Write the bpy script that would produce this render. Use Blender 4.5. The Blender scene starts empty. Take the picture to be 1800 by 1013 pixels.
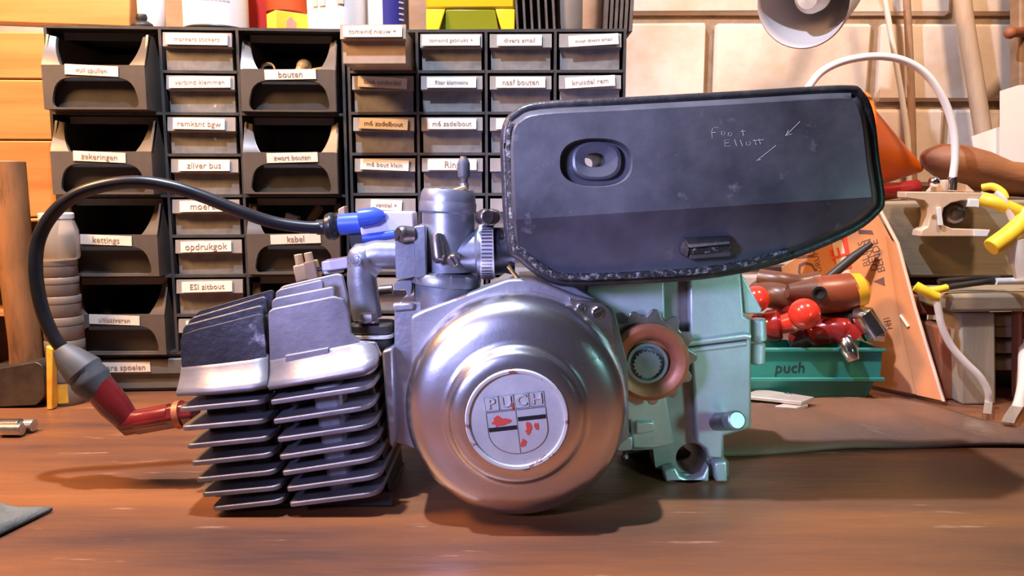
import bpy, bmesh, math, random
from mathutils import Vector, Matrix
from mathutils.geometry import tessellate_polygon
R = math.radians
random.seed(7)
SC = bpy.context.scene
COL = SC.collection

# ------------------------------------------------------------------ camera, world, lights, exposure
F, CX, CY = 1360.0, 900.0, 506.5
CAMZ, PITCH = 0.184, math.atan((506.5 - 332) / 1360.0)
cam_d = bpy.data.cameras.new('camera'); cam = bpy.data.objects.new('camera', cam_d); COL.objects.link(cam)
cam_d.sensor_width = 36; cam_d.lens = F / 1800 * 36; cam_d.clip_start = 0.01; cam_d.clip_end = 50
cam.location = (0, 0, CAMZ); cam.rotation_euler = (R(90) - PITCH, 0, 0)
SC.camera = cam
w = bpy.data.worlds.new('world'); SC.world = w; w.use_nodes = True
w.node_tree.nodes['Background'].inputs[0].default_value = (0.62, 0.50, 0.45, 1)
w.node_tree.nodes['Background'].inputs[1].default_value = 0.045
vs = SC.view_settings
vs.view_transform = 'Standard'; vs.look = 'None'; vs.gamma = 1; vs.use_curve_mapping = False; vs.exposure = 0.0

def lamp(name, loc, target, size, watts, color):
    l = bpy.data.lights.new(name, 'AREA'); l.shape = 'DISK'; l.size = size; l.energy = watts; l.color = color
    o = bpy.data.objects.new(name, l); COL.objects.link(o); o.location = loc
    o.rotation_euler = (Vector(target) - Vector(loc)).to_track_quat('-Z', 'Y').to_euler()
    return o
def spot(name, loc, target, angle, blend, size, watts, color):
    l = bpy.data.lights.new(name, 'SPOT'); l.spot_size = R(angle); l.spot_blend = blend; l.shadow_soft_size = size; l.energy = watts; l.color = color
    o = bpy.data.objects.new(name, l); COL.objects.link(o); o.location = loc
    o.rotation_euler = (Vector(target) - Vector(loc)).to_track_quat('-Z', 'Y').to_euler()
    return o
lamp('overhead_work_lamp', (-0.20, 0.37, 0.95), (0.0, 0.45, 0.0), 0.03, 17.0, (0.66, 0.76, 1.0))
lamp('warm_bulb_over_shelf', (-0.56, 0.38, 0.66), (-0.48, 0.62, 0.0), 0.20, 11.0, (1.0, 0.55, 0.24))
spot('warm_wall_spot', (0.42, 0.42, 0.86), (0.44, 0.95, 0.24), 76, 0.5, 0.06, 27.0, (1.0, 0.70, 0.49))
spot('violet_led_spot', (-0.36, -0.05, 0.32), (-0.02, 0.45, 0.15), 34, 0.9, 0.07, 34.0, (0.44, 0.47, 1.0))
spot('teal_led_spot', (0.50, 0.0, 0.21), (0.19, 0.47, 0.055), 27, 0.9, 0.05, 11.0, (0.40, 1.0, 0.92))

# ------------------------------------------------------------------ helpers
_ct, _st = math.cos(PITCH), math.sin(PITCH)
def P(px, py, Y):
    """point of the real place at depth Y (metres from the lens) seen at photo pixel px, py"""
    a, b = (px - CX) / F, (CY - py) / F
    t = Y / (_ct + b * _st)
    return Vector((a * t, Y, CAMZ + t * (b * _ct - _st)))
def M(npx, Y): return npx * Y / F          # pixels to metres at depth Y

MATS = {}
def mat(name, c1, c2=None, rough=0.5, metal=0.0, scale=40, bump=0.0, stretch=(1, 1, 1), detail=5, lo=0.35, hi=0.65,
        c3=None, s3=120, lo3=0.6, hi3=0.68, alpha=1.0, trans=0.0, spec=0.5, coat=0.0, bscale=None, rvar=0.0):
    m = bpy.data.materials.new(name); m.use_nodes = True
    nt = m.node_tree; b = nt.nodes['Principled BSDF']; L = nt.links
    b.inputs['Roughness'].default_value = rough; b.inputs['Metallic'].default_value = metal
    b.inputs['Specular IOR Level'].default_value = spec; b.inputs['Alpha'].default_value = alpha
    b.inputs['Transmission Weight'].default_value = trans; b.inputs['Coat Weight'].default_value = coat
    b.inputs['Base Color'].default_value = (*c1, 1)
    tc = nt.nodes.new('ShaderNodeTexCoord'); mp = nt.nodes.new('ShaderNodeMapping')
    L.new(tc.outputs['Object'], mp.inputs['Vector']); mp.inputs['Scale'].default_value = stretch
    def noise(sc, det=detail):
        n = nt.nodes.new('ShaderNodeTexNoise'); n.inputs['Scale'].default_value = sc; n.inputs['Detail'].default_value = det
        n.inputs['Roughness'].default_value = 0.62; L.new(mp.outputs['Vector'], n.inputs['Vector']); return n
    def ramp(src, a, z):
        r = nt.nodes.new('ShaderNodeMapRange'); r.inputs['From Min'].default_value = a; r.inputs['From Max'].default_value = z
        L.new(src, r.inputs['Value']); return r.outputs['Result']
    def mix(fac, A, B):
        x = nt.nodes.new('ShaderNodeMix'); x.data_type = 'RGBA'
        L.new(fac, x.inputs['Factor'])
        for s, val in ((6, A), (7, B)):
            if isinstance(val, tuple): x.inputs[s].default_value = (*val, 1)
            else: L.new(val, x.inputs[s])
        return x.outputs[2]
    if c2:
        n = noise(scale); o = mix(ramp(n.outputs['Fac'], lo, hi), c1, c2)
        if c3:
            n3 = noise(s3); o = mix(ramp(n3.outputs['Fac'], lo3, hi3), o, c3)
        L.new(o, b.inputs['Base Color'])
        if rvar:
            rr = nt.nodes.new('ShaderNodeMapRange'); rr.inputs['To Min'].default_value = rough - rvar; rr.inputs['To Max'].default_value = rough + rvar
            L.new(n.outputs['Fac'], rr.inputs['Value']); L.new(rr.outputs['Result'], b.inputs['Roughness'])
    if bump:
        nb = noise(bscale or scale * 2.5); bp = nt.nodes.new('ShaderNodeBump'); bp.inputs['Strength'].default_value = bump
        bp.inputs['Distance'].default_value = 0.002
        L.new(nb.outputs['Fac'], bp.inputs['Height']); L.new(bp.outputs['Normal'], b.inputs['Normal'])
    MATS[name] = m
    return m

WL = {}   # world location of each object's own frame
class MB:
    def __init__(s): s.v = []; s.f = []
    def add(s, vs_, fs):
        k = len(s.v); s.v += [Vector(q) for q in vs_]; s.f += [tuple(i + k for i in f) for f in fs]; return s
    def box(s, lo, hi, rot=None, piv=None):
        x0, y0, z0 = lo; x1, y1, z1 = hi
        q = [Vector(t) for t in ((x0,y0,z0),(x1,y0,z0),(x1,y1,z0),(x0,y1,z0),(x0,y0,z1),(x1,y0,z1),(x1,y1,z1),(x0,y1,z1))]
        if rot is not None:
            pv = Vector(piv) if piv else sum(q, Vector()) / 8
            q = [rot @ (t - pv) + pv for t in q]
        return s.add(q, [(0,3,2,1),(4,5,6,7),(0,1,5,4),(1,2,6,5),(2,3,7,6),(3,0,4,7)])
    def prism(s, pts, vec, holes=()):
        pts = [Vector(p) for p in pts]; holes = [[Vector(p) for p in h] for h in holes]; vec = Vector(vec)
        loops = [pts] + holes; allp = [p for l in loops for p in l]; n = len(allp); k = len(s.v)
        s.v += allp + [p + vec for p in allp]
        if holes: caps = [tuple(t) for t in tessellate_polygon(loops)]
        else: caps = [tuple(range(n))]
        for t in caps: s.f.append(tuple(k + i for i in t)); s.f.append(tuple(k + n + i for i in reversed(t)))
        o = 0
        for l in loops:
            m = len(l)
            for i in range(m):
                a, b = o + i, o + (i + 1) % m
                s.f.append((k + a, k + a + n, k + b + n, k + b))
            o += m
        return s
    def plate(s, px, Y0, Y1, holes=()):
        return s.prism([P(x, y, Y0) for x, y in px], (0, Y1 - Y0, 0), [[P(x, y, Y0) for x, y in h] for h in holes])
    def tube(s, path, rad, seg=14, caps=True, flat=1.0):
        path = [Vector(p) for p in path]; n = len(path)
        if not hasattr(rad, '__len__'): rad = [rad] * n
        k = len(s.v); up = None
        for i in range(n):
            t = (path[min(i + 1, n - 1)] - path[max(i - 1, 0)]).normalized()
            if up is None:
                up = Vector((0, 0, 1)) if abs(t.z) < 0.9 else Vector((0, 1, 0))
            sd = t.cross(up).normalized(); up = sd.cross(t).normalized()
            for j in range(seg):
                a = 2 * math.pi * j / seg
                s.v.append(path[i] + (sd * math.cos(a) + up * math.sin(a) * flat) * rad[i])
        for i in range(n - 1):
            for j in range(seg):
                a, b = k + i * seg + j, k + i * seg + (j + 1) % seg
                s.f.append((a, b, b + seg, a + seg))
        if caps:
            s.f.append(tuple(k + j for j in reversed(range(seg)))); s.f.append(tuple(k + (n - 1) * seg + j for j in range(seg)))
        return s
    def lathe(s, prof, org, axis=(0, 0, 1), seg=32, closed=False, squash=None, start=None):
        """prof: list of (radius, height along axis)"""
        ax = Vector(axis).normalized(); org = Vector(org)
        u = Vector(start) if start else (Vector((1, 0, 0)) if abs(ax.x) < 0.9 else Vector((0, 0, 1)))
        u = (u - ax * u.dot(ax)).normalized(); wv = ax.cross(u); k = len(s.v); n = len(prof)
        sq = squash or (1, 1)
        for r, h in prof:
            for j in range(seg):
                a = 2 * math.pi * j / seg
                s.v.append(org + ax * h + (u * math.cos(a) * sq[0] + wv * math.sin(a) * sq[1]) * max(r, 1e-6))
        for i in range(n if closed else n - 1):
            i2 = (i + 1) % n
            for j in range(seg):
                s.f.append((k + i * seg + j, k + i * seg + (j + 1) % seg, k + i2 * seg + (j + 1) % seg, k + i2 * seg + j))
        if not closed:
            if prof[0][0] > 1e-5: s.f.append(tuple(k + j for j in reversed(range(seg))))
            if prof[-1][0] > 1e-5: s.f.append(tuple(k + (n - 1) * seg + j for j in range(seg)))
        return s
    def cyl(s, a, b, r, seg=24, r2=None):
        a, b = Vector(a), Vector(b); L = (b - a).length
        return s.lathe([(r, 0), (r if r2 is None else r2, L)], a, b - a, seg)
    def sphere(s, c, r, seg=20, ax=(0, 0, 1), sq=1.0):
        return s.lathe([(r * math.sin(math.pi * i / 12), -r * sq * math.cos(math.pi * i / 12)) for i in range(13)], c, ax, seg)
    def ground(s, z=0.0005):
        for v in s.v: v.z = max(v.z, z)
        return s
    def build(s, name, m, parent=None, bevel=0, smooth=True, seg=2, ang=40, origin=None, local=False):
        me = bpy.data.meshes.new(name)
        if parent is not None: base = Vector((0, 0, 0)) if local else WL[parent.name]
        elif origin is not None: base = Vector(origin)
        else:
            xs = [q.x for q in s.v]; ys = [q.y for q in s.v]; zs = [q.z for q in s.v]
            base = Vector(((min(xs) + max(xs)) / 2, (min(ys) + max(ys)) / 2, min(zs)))
        me.from_pydata([q - base for q in s.v], [], s.f)
        bm = bmesh.new(); bm.from_mesh(me); bmesh.ops.recalc_face_normals(bm, faces=bm.faces); bm.to_mesh(me); bm.free()
        if smooth:
            me.shade_smooth(); me.set_sharp_from_angle(angle=R(ang))
        me.materials.append(MATS[m] if isinstance(m, str) else m)
        o = bpy.data.objects.new(name, me); COL.objects.link(o)
        if parent is not None: o.parent = parent; WL[o.name] = base
        else: o.location = base; WL[o.name] = base
        if bevel:
            md = o.modifiers.new('bevel', 'BEVEL'); md.width = bevel; md.segments = seg; md.limit_method = 'ANGLE'; md.angle_limit = R(35)
        return o

def tag(o, label, cat, group=None, kind=None):
    if label: o['label'] = label
    if cat: o['category'] = cat
    if group: o['group'] = group
    if kind: o['kind'] = kind
    return o
def thing(name, label, cat, loc, rz=0, group=None):
    o = bpy.data.objects.new(name, None); COL.objects.link(o); o.empty_display_size = 0.02
    o.location = loc; o.rotation_euler.z = rz; WL[o.name] = Vector(loc)
    return tag(o, label, cat, group)
def structure(o): o['kind'] = 'structure'; return o
def link_child(name, mesh, parent, loc=(0, 0, 0), rot=None):
    o = bpy.data.objects.new(name, mesh); COL.objects.link(o); o.parent = parent; o.location = loc
    if rot: o.rotation_euler = rot
    WL[o.name] = Vector((0, 0, 0))
    return o
def cr(pts, n=6):
    """smooth path through points"""
    pts = [Vector(p) for p in pts]; out = []
    q = [pts[0] * 2 - pts[1]] + pts + [pts[-1] * 2 - pts[-2]]
    for i in range(1, len(q) - 2):
        for j in range(n):
            t = j / n; a, b, c, d = q[i - 1], q[i], q[i + 1], q[i + 2]
            out.append(0.5 * ((2 * b) + (c - a) * t + (2 * a - 5 * b + 4 * c - d) * t * t + (3 * b - a - 3 * c + d) * t ** 3))
    out.append(pts[-1]); return out
def pxpath(pts, n=6): return cr([P(x, y, Y) for x, y, Y in pts], n)
def lerp(a, b, t): return a + (b - a) * t
def round_poly(pts, r, n=5):
    """round the corners of a 2D polygon; r scalar or list"""
    out = []; N = len(pts)
    for i in range(N):
        p = Vector(pts[i]); a = Vector(pts[i - 1]); b = Vector(pts[(i + 1) % N]); rr = r[i] if hasattr(r, '__len__') else r
        if rr <= 0: out.append((p.x, p.y)); continue
        da, db = (a - p), (b - p); ra = min(rr, da.length * 0.49, db.length * 0.49)
        s, e = p + da.normalized() * ra, p + db.normalized() * ra
        for j in range(n + 1):
            t = j / n; q = s * (1 - t) ** 2 + p * 2 * t * (1 - t) + e * t * t; out.append((q.x, q.y))
    return out
_tx = {}
def text_mesh(body, size, ext=0.0002, align='CENTER', shear=0.0):
    key = (body, size, ext, align, shear)
    if key in _tx: return _tx[key]
    c = bpy.data.curves.new('text', 'FONT'); c.body = body; c.size = size; c.extrude = ext; c.align_x = align; c.align_y = 'CENTER'
    c.resolution_u = 2; c.shear = shear
    o = bpy.data.objects.new('text', c); COL.objects.link(o)
    bpy.context.view_layer.update()
    me = bpy.data.meshes.new_from_object(o.evaluated_get(bpy.context.evaluated_depsgraph_get()))
    bpy.data.objects.remove(o); bpy.data.curves.remove(c)
    _tx[key] = me; return me
def text_obj(name, body, size, m, mw, parent, ext=0.0002, shear=0.0, align='CENTER'):
    """lettering with matrix mw (in the parent's frame)"""
    me = text_mesh(body, size, ext, align, shear).copy(); me.materials.clear(); me.materials.append(MATS[m])
    o = bpy.data.objects.new(name, me); COL.objects.link(o); o.parent = parent
    o.matrix_local = mw
    return o
def face_cam(loc, roll=0.0, pitch=0.0, yaw=0.0):
    """matrix for lettering that stands in the XZ plane and reads from -Y"""
    return Matrix.Translation(loc) @ Matrix.Rotation(yaw, 4, 'Z') @ Matrix.Rotation(R(90) + pitch, 4, 'X') @ Matrix.Rotation(roll, 4, 'Z')

# ------------------------------------------------------------------ materials
mat('bench_wood', (0.29, 0.108, 0.036), (0.078, 0.038, 0.029), 0.38, scale=5, stretch=(0.35, 2.4, 1), detail=8, bump=0.25, bscale=60,
    c3=(0.46, 0.26, 0.16), s3=42, lo3=0.63, hi3=0.74, rvar=0.12)
mat('mortar', (0.34, 0.23, 0.14), (0.26, 0.175, 0.11), 0.95, scale=60, bump=0.5)
mat('brick', (0.80, 0.67, 0.55), (0.60, 0.44, 0.31), 0.9, scale=7, bump=0.5, bscale=40, lo=0.42, hi=0.68, c3=(0.66, 0.42, 0.23), s3=5, lo3=0.58, hi3=0.8)
mat('floor_concrete', (0.2, 0.19, 0.18), (0.15, 0.14, 0.13), 0.9, scale=6)
mat('pine', (0.54, 0.265, 0.085), (0.42, 0.165, 0.040), 0.45, scale=5, stretch=(0.5, 1, 9), detail=6, c3=(0.45, 0.20, 0.06), s3=7, lo3=0.70, hi3=0.80)
mat('pine_dark', (0.13, 0.07, 0.035), (0.07, 0.04, 0.02), 0.7, scale=8, stretch=(1, 1, 6))
mat('brown_board', (0.42, 0.25, 0.14), (0.30, 0.17, 0.09), 0.7, scale=12, stretch=(1, 1, 4))
mat('rack_plastic', (0.075, 0.068, 0.063), (0.05, 0.045, 0.042), 0.42, scale=60)
mat('bin_plastic', (0.135, 0.108, 0.088), (0.095, 0.076, 0.062), 0.30, scale=25)
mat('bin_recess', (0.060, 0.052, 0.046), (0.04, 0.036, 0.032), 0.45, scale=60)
mat('drawer_clear', (0.40, 0.38, 0.36), (0.24, 0.23, 0.22), 0.28, scale=45, alpha=0.55, lo=0.4, hi=0.62)
mat('drawer_lip', (0.42, 0.38, 0.34), (0.30, 0.27, 0.245), 0.35, scale=40, alpha=0.9)
mat('drawer_brown', (0.56, 0.42, 0.32), (0.44, 0.32, 0.24), 0.35, scale=40, alpha=0.85)
mat('label_paper', (0.86, 0.78, 0.66), (0.78, 0.68, 0.55), 0.8, scale=60)
mat('label_ink', (0.30, 0.20, 0.15), rough=0.8)
mat('small_metal', (0.75, 0.72, 0.68), (0.45, 0.42, 0.38), 0.3, metal=0.9, scale=90)
mat('white_plastic', (0.86, 0.82, 0.78), (0.80, 0.75, 0.70), 0.4, scale=20)
mat('black', (0.015, 0.014, 0.014), rough=0.5)
mat('black_rubber', (0.012, 0.012, 0.016), (0.020, 0.019, 0.022), 0.32, scale=60)
mat('steel_dark', (0.06, 0.052, 0.045), (0.14, 0.11, 0.08), 0.45, metal=0.7, scale=30, bump=0.3)
mat('hammer_wood', (0.38, 0.17, 0.06), (0.17, 0.075, 0.03), 0.55, scale=14, stretch=(3, 3, 0.6), c3=(0.09, 0.045, 0.02), s3=30, lo3=0.58, hi3=0.72)
mat('clear_plastic', (0.80, 0.72, 0.62), rough=0.15, alpha=0.35)
mat('grey_plastic', (0.24, 0.195, 0.16), (0.19, 0.155, 0.125), 0.4, scale=20)
mat('base_plastic', (0.17, 0.155, 0.145), (0.13, 0.12, 0.11), 0.4, scale=20)
mat('orange_print', (0.85, 0.34, 0.03), (0.90, 0.55, 0.05), 0.5, scale=60)
mat('red_plastic', (0.55, 0.03, 0.02), rough=0.35)
mat('orange_red', (0.90, 0.13, 0.03), rough=0.4)
mat('yellow_card', (0.92, 0.68, 0.05), (0.9, 0.6, 0.04), 0.5, scale=30)
mat('print_pink', (0.85, 0.33, 0.22), rough=0.6)
mat('print_grey', (0.42, 0.40, 0.42), rough=0.7)
mat('print_tan', (0.72, 0.56, 0.42), rough=0.7)
mat('navy', (0.045, 0.04, 0.22), rough=0.35)
mat('lemon_plastic', (0.80, 0.55, 0.015), rough=0.35)
mat('lime_plastic', (0.34, 0.36, 0.02), rough=0.35)
mat('rust_iron', (0.16, 0.13, 0.115), (0.10, 0.075, 0.06), 0.65, metal=0.2, scale=40, bump=0.4)
mat('rust_brown', (0.45, 0.27, 0.16), (0.33, 0.18, 0.10), 0.7, scale=30)
# engine
mat('fin_alu', (0.32, 0.30, 0.315), (0.17, 0.16, 0.175), 0.48, metal=0.5, scale=22, bump=0.10, bscale=150, lo=0.38, hi=0.66)
mat('fin_black', (0.095, 0.095, 0.11), (0.055, 0.055, 0.065), 0.42, metal=0.45, scale=25, bump=0.3, bscale=120, c3=(0.42, 0.42, 0.46), s3=32, lo3=0.64, hi3=0.70)
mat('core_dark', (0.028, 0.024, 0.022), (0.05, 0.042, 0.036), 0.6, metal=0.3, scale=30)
mat('case_alu', (0.62, 0.64, 0.63), (0.46, 0.475, 0.47), 0.40, metal=0.5, scale=16, bump=0.08, bscale=170, c3=(0.30, 0.31, 0.31), s3=22, lo3=0.68, hi3=0.80)
mat('case_left', (0.38, 0.38, 0.41), (0.28, 0.28, 0.31), 0.40, metal=0.65, scale=18, bump=0.2, bscale=170)
mat('polished_alu', (0.80, 0.77, 0.80), (0.70, 0.67, 0.70), 0.28, metal=1.0, scale=14, bump=0.03, bscale=240, rvar=0.05, c3=(0.55, 0.53, 0.55), s3=30, lo3=0.70, hi3=0.80)
mat('carb_alu', (0.29, 0.30, 0.34), (0.20, 0.21, 0.24), 0.40, metal=0.6, scale=30, bump=0.07, bscale=300)
mat('emblem_paint', (0.70, 0.72, 0.66), (0.60, 0.61, 0.57), 0.40, metal=0.25, scale=60, bump=0.15)
mat('emblem_rim', (0.68, 0.69, 0.64), (0.32, 0.12, 0.09), 0.45, metal=0.3, scale=130, lo=0.54, hi=0.60)
mat('emblem_groove', (0.20, 0.18, 0.17), rough=0.7)
mat('flake_red', (0.72, 0.09, 0.06), rough=0.5)
mat('copper_cup', (0.55, 0.17, 0.08), (0.36, 0.12, 0.06), 0.45, metal=0.35, scale=40, bump=0.15)
mat('sprocket_steel', (0.62, 0.58, 0.54), (0.40, 0.33, 0.28), 0.30, metal=0.9, scale=60)
mat('shaft_steel', (0.36, 0.42, 0.43), (0.26, 0.30, 0.31), 0.42, metal=0.7, scale=60)
mat('air_black', (0.045, 0.045, 0.056), (0.17, 0.17, 0.19), 0.35, scale=9, bump=0.22, bscale=34, lo=0.36, hi=0.74, rvar=0.12, c3=(0.20, 0.20, 0.22), s3=60, lo3=0.64, hi3=0.8)
mat('air_rim', (0.035, 0.032, 0.034), (0.10, 0.085, 0.075), 0.36, scale=50, lo=0.5, hi=0.75, bump=0.3)
mat('crumb_seal', (0.03, 0.03, 0.03), (0.42, 0.40, 0.38), 0.6, scale=330, lo=0.52, hi=0.66, bump=1.0, bscale=500)
mat('scratch', (0.36, 0.36, 0.38), rough=0.5)
mat('case_reflect_brown', (0.22, 0.17, 0.14), (0.34, 0.33, 0.32), 0.45, metal=0.5, scale=18)  # brown reflection seen in the channel, put into the metal colour
mat('chrome', (0.80, 0.80, 0.84), (0.66, 0.66, 0.70), 0.18, metal=1.0, scale=40)
mat('clamp_band', (0.72, 0.72, 0.76), (0.6, 0.6, 0.64), 0.35, metal=0.5, scale=40)
mat('screw_steel', (0.28, 0.25, 0.24), (0.16, 0.14, 0.14), 0.35, metal=0.9, scale=80)
mat('coil_blue', (0.06, 0.12, 0.62), (0.05, 0.10, 0.48), 0.25, scale=30)
mat('coil_lilac', (0.62, 0.60, 0.88), (0.55, 0.53, 0.84), 0.3, scale=30)
mat('cap_red', (0.20, 0.016, 0.018), (0.13, 0.012, 0.014), 0.22, scale=30, coat=0.3)
mat('boot_rubber', (0.10, 0.105, 0.115), (0.07, 0.075, 0.085), 0.55, scale=40)
mat('connector_tan', (0.52, 0.36, 0.20), (0.42, 0.28, 0.15), 0.5, scale=40)
mat('gasket', (0.62, 0.62, 0.58), rough=0.7)
mat('brass', (0.70, 0.48, 0.16), rough=0.35, metal=0.8)
# right background
mat('old_timber', (0.34, 0.27, 0.17), (0.25, 0.19, 0.115), 0.8, scale=7, stretch=(0.5, 1, 6), bump=0.3, detail=7)
mat('old_timber_up', (0.36, 0.29, 0.19), (0.27, 0.21, 0.13), 0.8, scale=7, stretch=(6, 1, 0.5), bump=0.3, detail=7)
mat('timber_red', (0.36, 0.11, 0.04), (0.24, 0.075, 0.03), 0.6, scale=9, stretch=(4, 1, 0.6))
mat('cardboard', (0.76, 0.30, 0.11), (0.68, 0.26, 0.09), 0.75, scale=20)
mat('card_edge', (0.80, 0.52, 0.36), rough=0.8)
mat('card_ink', (0.17, 0.08, 0.06), rough=0.8)
mat('card_red', (0.82, 0.07, 0.03), rough=0.6)
mat('card_cream', (0.90, 0.70, 0.50), rough=0.7)
mat('tray_teal', (0.035, 0.26, 0.215), (0.03, 0.22, 0.18), 0.35, scale=20)
mat('ball_red', (0.85, 0.045, 0.025), rough=0.22, coat=0.4)
mat('handle_red', (0.30, 0.018, 0.015), rough=0.2, coat=0.3)
mat('handle_orange', (0.26, 0.060, 0.025), rough=0.35)
mat('handle_yellow', (0.85, 0.45, 0.03), rough=0.3)
mat('handle_brown', (0.15, 0.06, 0.035), (0.10, 0.04, 0.025), 0.35, scale=30)
mat('tool_black', (0.035, 0.028, 0.026), rough=0.45)
mat('leather', (0.20, 0.085, 0.04), (0.115, 0.062, 0.04), 0.8, scale=9, bump=0.5, bscale=90, c3=(0.22, 0.15, 0.095), s3=16, lo3=0.60, hi3=0.75)
mat('leather_brown', (0.38, 0.15, 0.05), (0.16, 0.06, 0.03), 0.6, scale=9, bump=0.8, bscale=22, stretch=(.6, 1, 2.2), c3=(0.62, 0.30, 0.08), s3=6, lo3=0.6, hi3=0.75)
mat('funnel_orange', (0.92, 0.17, 0.008), rough=0.4)
mat('lamp_grey', (0.58, 0.53, 0.52), rough=0.45)
mat('lamp_white', (0.85, 0.80, 0.72), rough=0.4)
mat('goose_white', (0.78, 0.76, 0.74), rough=0.4)
mat('clip_beige', (0.70, 0.52, 0.38), (0.62, 0.45, 0.32), 0.4, scale=30)
mat('pad_white', (0.80, 0.86, 0.90), rough=0.4)
mat('hook_yellow', (0.93, 0.66, 0.04), (0.88, 0.55, 0.03), 0.45, scale=30)
mat('hose_clear', (0.82, 0.76, 0.66), rough=0.15, alpha=0.72)
mat('paper', (0.90, 0.84, 0.76), rough=0.8)
mat('cord_cream', (0.86, 0.74, 0.58), rough=0.7)
mat('pipe_tan', (0.60, 0.42, 0.28), (0.50, 0.34, 0.22), 0.55, scale=20, stretch=(4, 4, 1))
mat('rag', (0.16, 0.175, 0.165), (0.11, 0.125, 0.12), 0.95, scale=60, bump=0.6)
mat('plate_metal', (0.74, 0.62, 0.56), (0.62, 0.50, 0.45), 0.35, metal=0.4, scale=40)

# ================================================================== THE SETTING
o = MB().box((-2.2, -0.6, -0.80), (2.2, 1.16, -0.74)).build('floor', 'floor_concrete'); structure(o)
YW = 1.0
wall = MB().box((-2.2, YW + 0.008, -0.74), (2.2, YW + 0.12, 1.3)).build('wall_back', 'mortar', origin=(0, YW, -0.74)); structure(wall)
zj0 = P(1300, 185, YW).z; zj1 = P(1300, 33, YW).z; pitch_z = zj1 - zj0
xj0 = P(1248, 110, YW).x; xj1 = P(1537, 110, YW).x; pitch_x = xj1 - xj0
JT = 0.0105
def brick_mesh(k):
    rnd = random.Random(k); bm = bmesh.new()
    bmesh.ops.create_cube(bm, size=1)
    for v in bm.verts:
        v.co = Vector((v.co.x * (pitch_x - JT), v.co.y * 0.06, v.co.z * (pitch_z - JT)))
    bmesh.ops.bevel(bm, geom=bm.edges[:], offset=0.004, segments=1, affect='EDGES')
    for v in bm.verts:
        v.co += Vector((rnd.uniform(-1, 1), rnd.uniform(-.4, .4), rnd.uniform(-1, 1))) * 0.0014
    me = bpy.data.meshes.new('brick'); bm.to_mesh(me); bm.free(); me.materials.append(MATS['brick']); return me
bms = [brick_mesh(k) for k in range(5)]
for row in range(-4, 5):
    zc = zj0 + (row + 0.5) * pitch_z
    for c in range(-8, 5):
        xc = xj0 + (c + 0.5) * pitch_x + (0 if row % 2 == 0 else pitch_x * 0.47)
        b = link_child('brick', random.choice(bms), wall, Vector((xc, YW + 0.028 + random.uniform(-.0015, .0015), zc)) - Vector((0, YW, -0.74)),
                       rot=(0, random.choice((0, math.pi)), 0))

bench = thing('workbench', 'worn reddish brown wooden workbench that carries the engine', 'workbench', (0, 0.6, -0.74))
MB().box((-1.3, 0.12, -0.045), (1.3, 0.995, 0.0)).build('worktop', 'bench_wood', bench, bevel=0.002)
for lx in (-1.2, 1.2):
    for ly in (0.2, 0.9):
        MB().box((lx - .045, ly - .045, -0.74), (lx + .045, ly + .045, -0.045)).build('leg', 'pine_dark', bench)

# ================================================================== DRAWER RACKS
ROW = 0.0358
def mesh_only(mb, name, m, bevel=0):
    """mesh data for parts that are shared between copies"""
    me = bpy.data.meshes.new(name); me.from_pydata([tuple(q) for q in mb.v], [], mb.f)
    bm = bmesh.new(); bm.from_mesh(me); bmesh.ops.recalc_face_normals(bm, faces=bm.faces)
    if bevel: bmesh.ops.bevel(bm, geom=[e for e in bm.edges if len(e.link_faces) == 2 and e.calc_face_angle() > R(40)], offset=bevel, segments=2, affect='EDGES', clamp_overlap=True)
    bm.to_mesh(me); bm.free(); me.shade_smooth(); me.set_sharp_from_angle(angle=R(40)); me.materials.append(MATS[m]); return me

def drawer_meshes(wd, hd, dp):
    w2 = wd / 2
    tray = MB()
    tray.box((-w2 + .001, 0.0, 0), (w2 - .001, 0.0015, hd * 0.60))                  # clear front
    tray.box((-w2 + .001, 0.0015, 0), (-w2 + .0025, dp, hd * 0.85)); tray.box((w2 - .0025, 0.0015, 0), (w2 - .001, dp, hd * 0.85))
    tray.box((-w2 + .0025, 0.0015, 0), (w2 - .0025, dp, 0.0015))
    tray.box((-w2 + .0025, dp - .0015, .0015), (w2 - .0025, dp, hd * .85))
    lip = MB().prism([(-w2, -.0045, hd * .60), (-w2, -.0015, hd * .60), (-w2, 0.0015, hd * .97), (-w2, -.003, hd * .97)], (wd, 0, 0))
    lip.prism([(-w2, -.0045, hd * .60), (-w2, .0015, hd * .56), (-w2, .0015, hd * .60)], (wd, 0, 0))
    return tray, lip
def contents_mesh(wd, hd, dp, seed):
    rnd = random.Random(seed); mb = MB()
    for i in range(rnd.randint(8, 16)):
        c = Vector((rnd.uniform(-wd * .36, wd * .36), rnd.uniform(.006, .022), rnd.uniform(.0035, hd * .38)))
        d = Vector((rnd.uniform(-1, 1), rnd.uniform(-.5, .5), rnd.uniform(-.4, .4))).normalized()
        if rnd.random() < .6: mb.cyl(c - d * .005, c + d * .005, rnd.uniform(.001, .0025), 6)
        else: mb.lathe([(.0018, -.001), (.0042, -.001), (.0042, .001), (.0018, .001)], c, d, 8, closed=True)
    return mb
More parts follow.
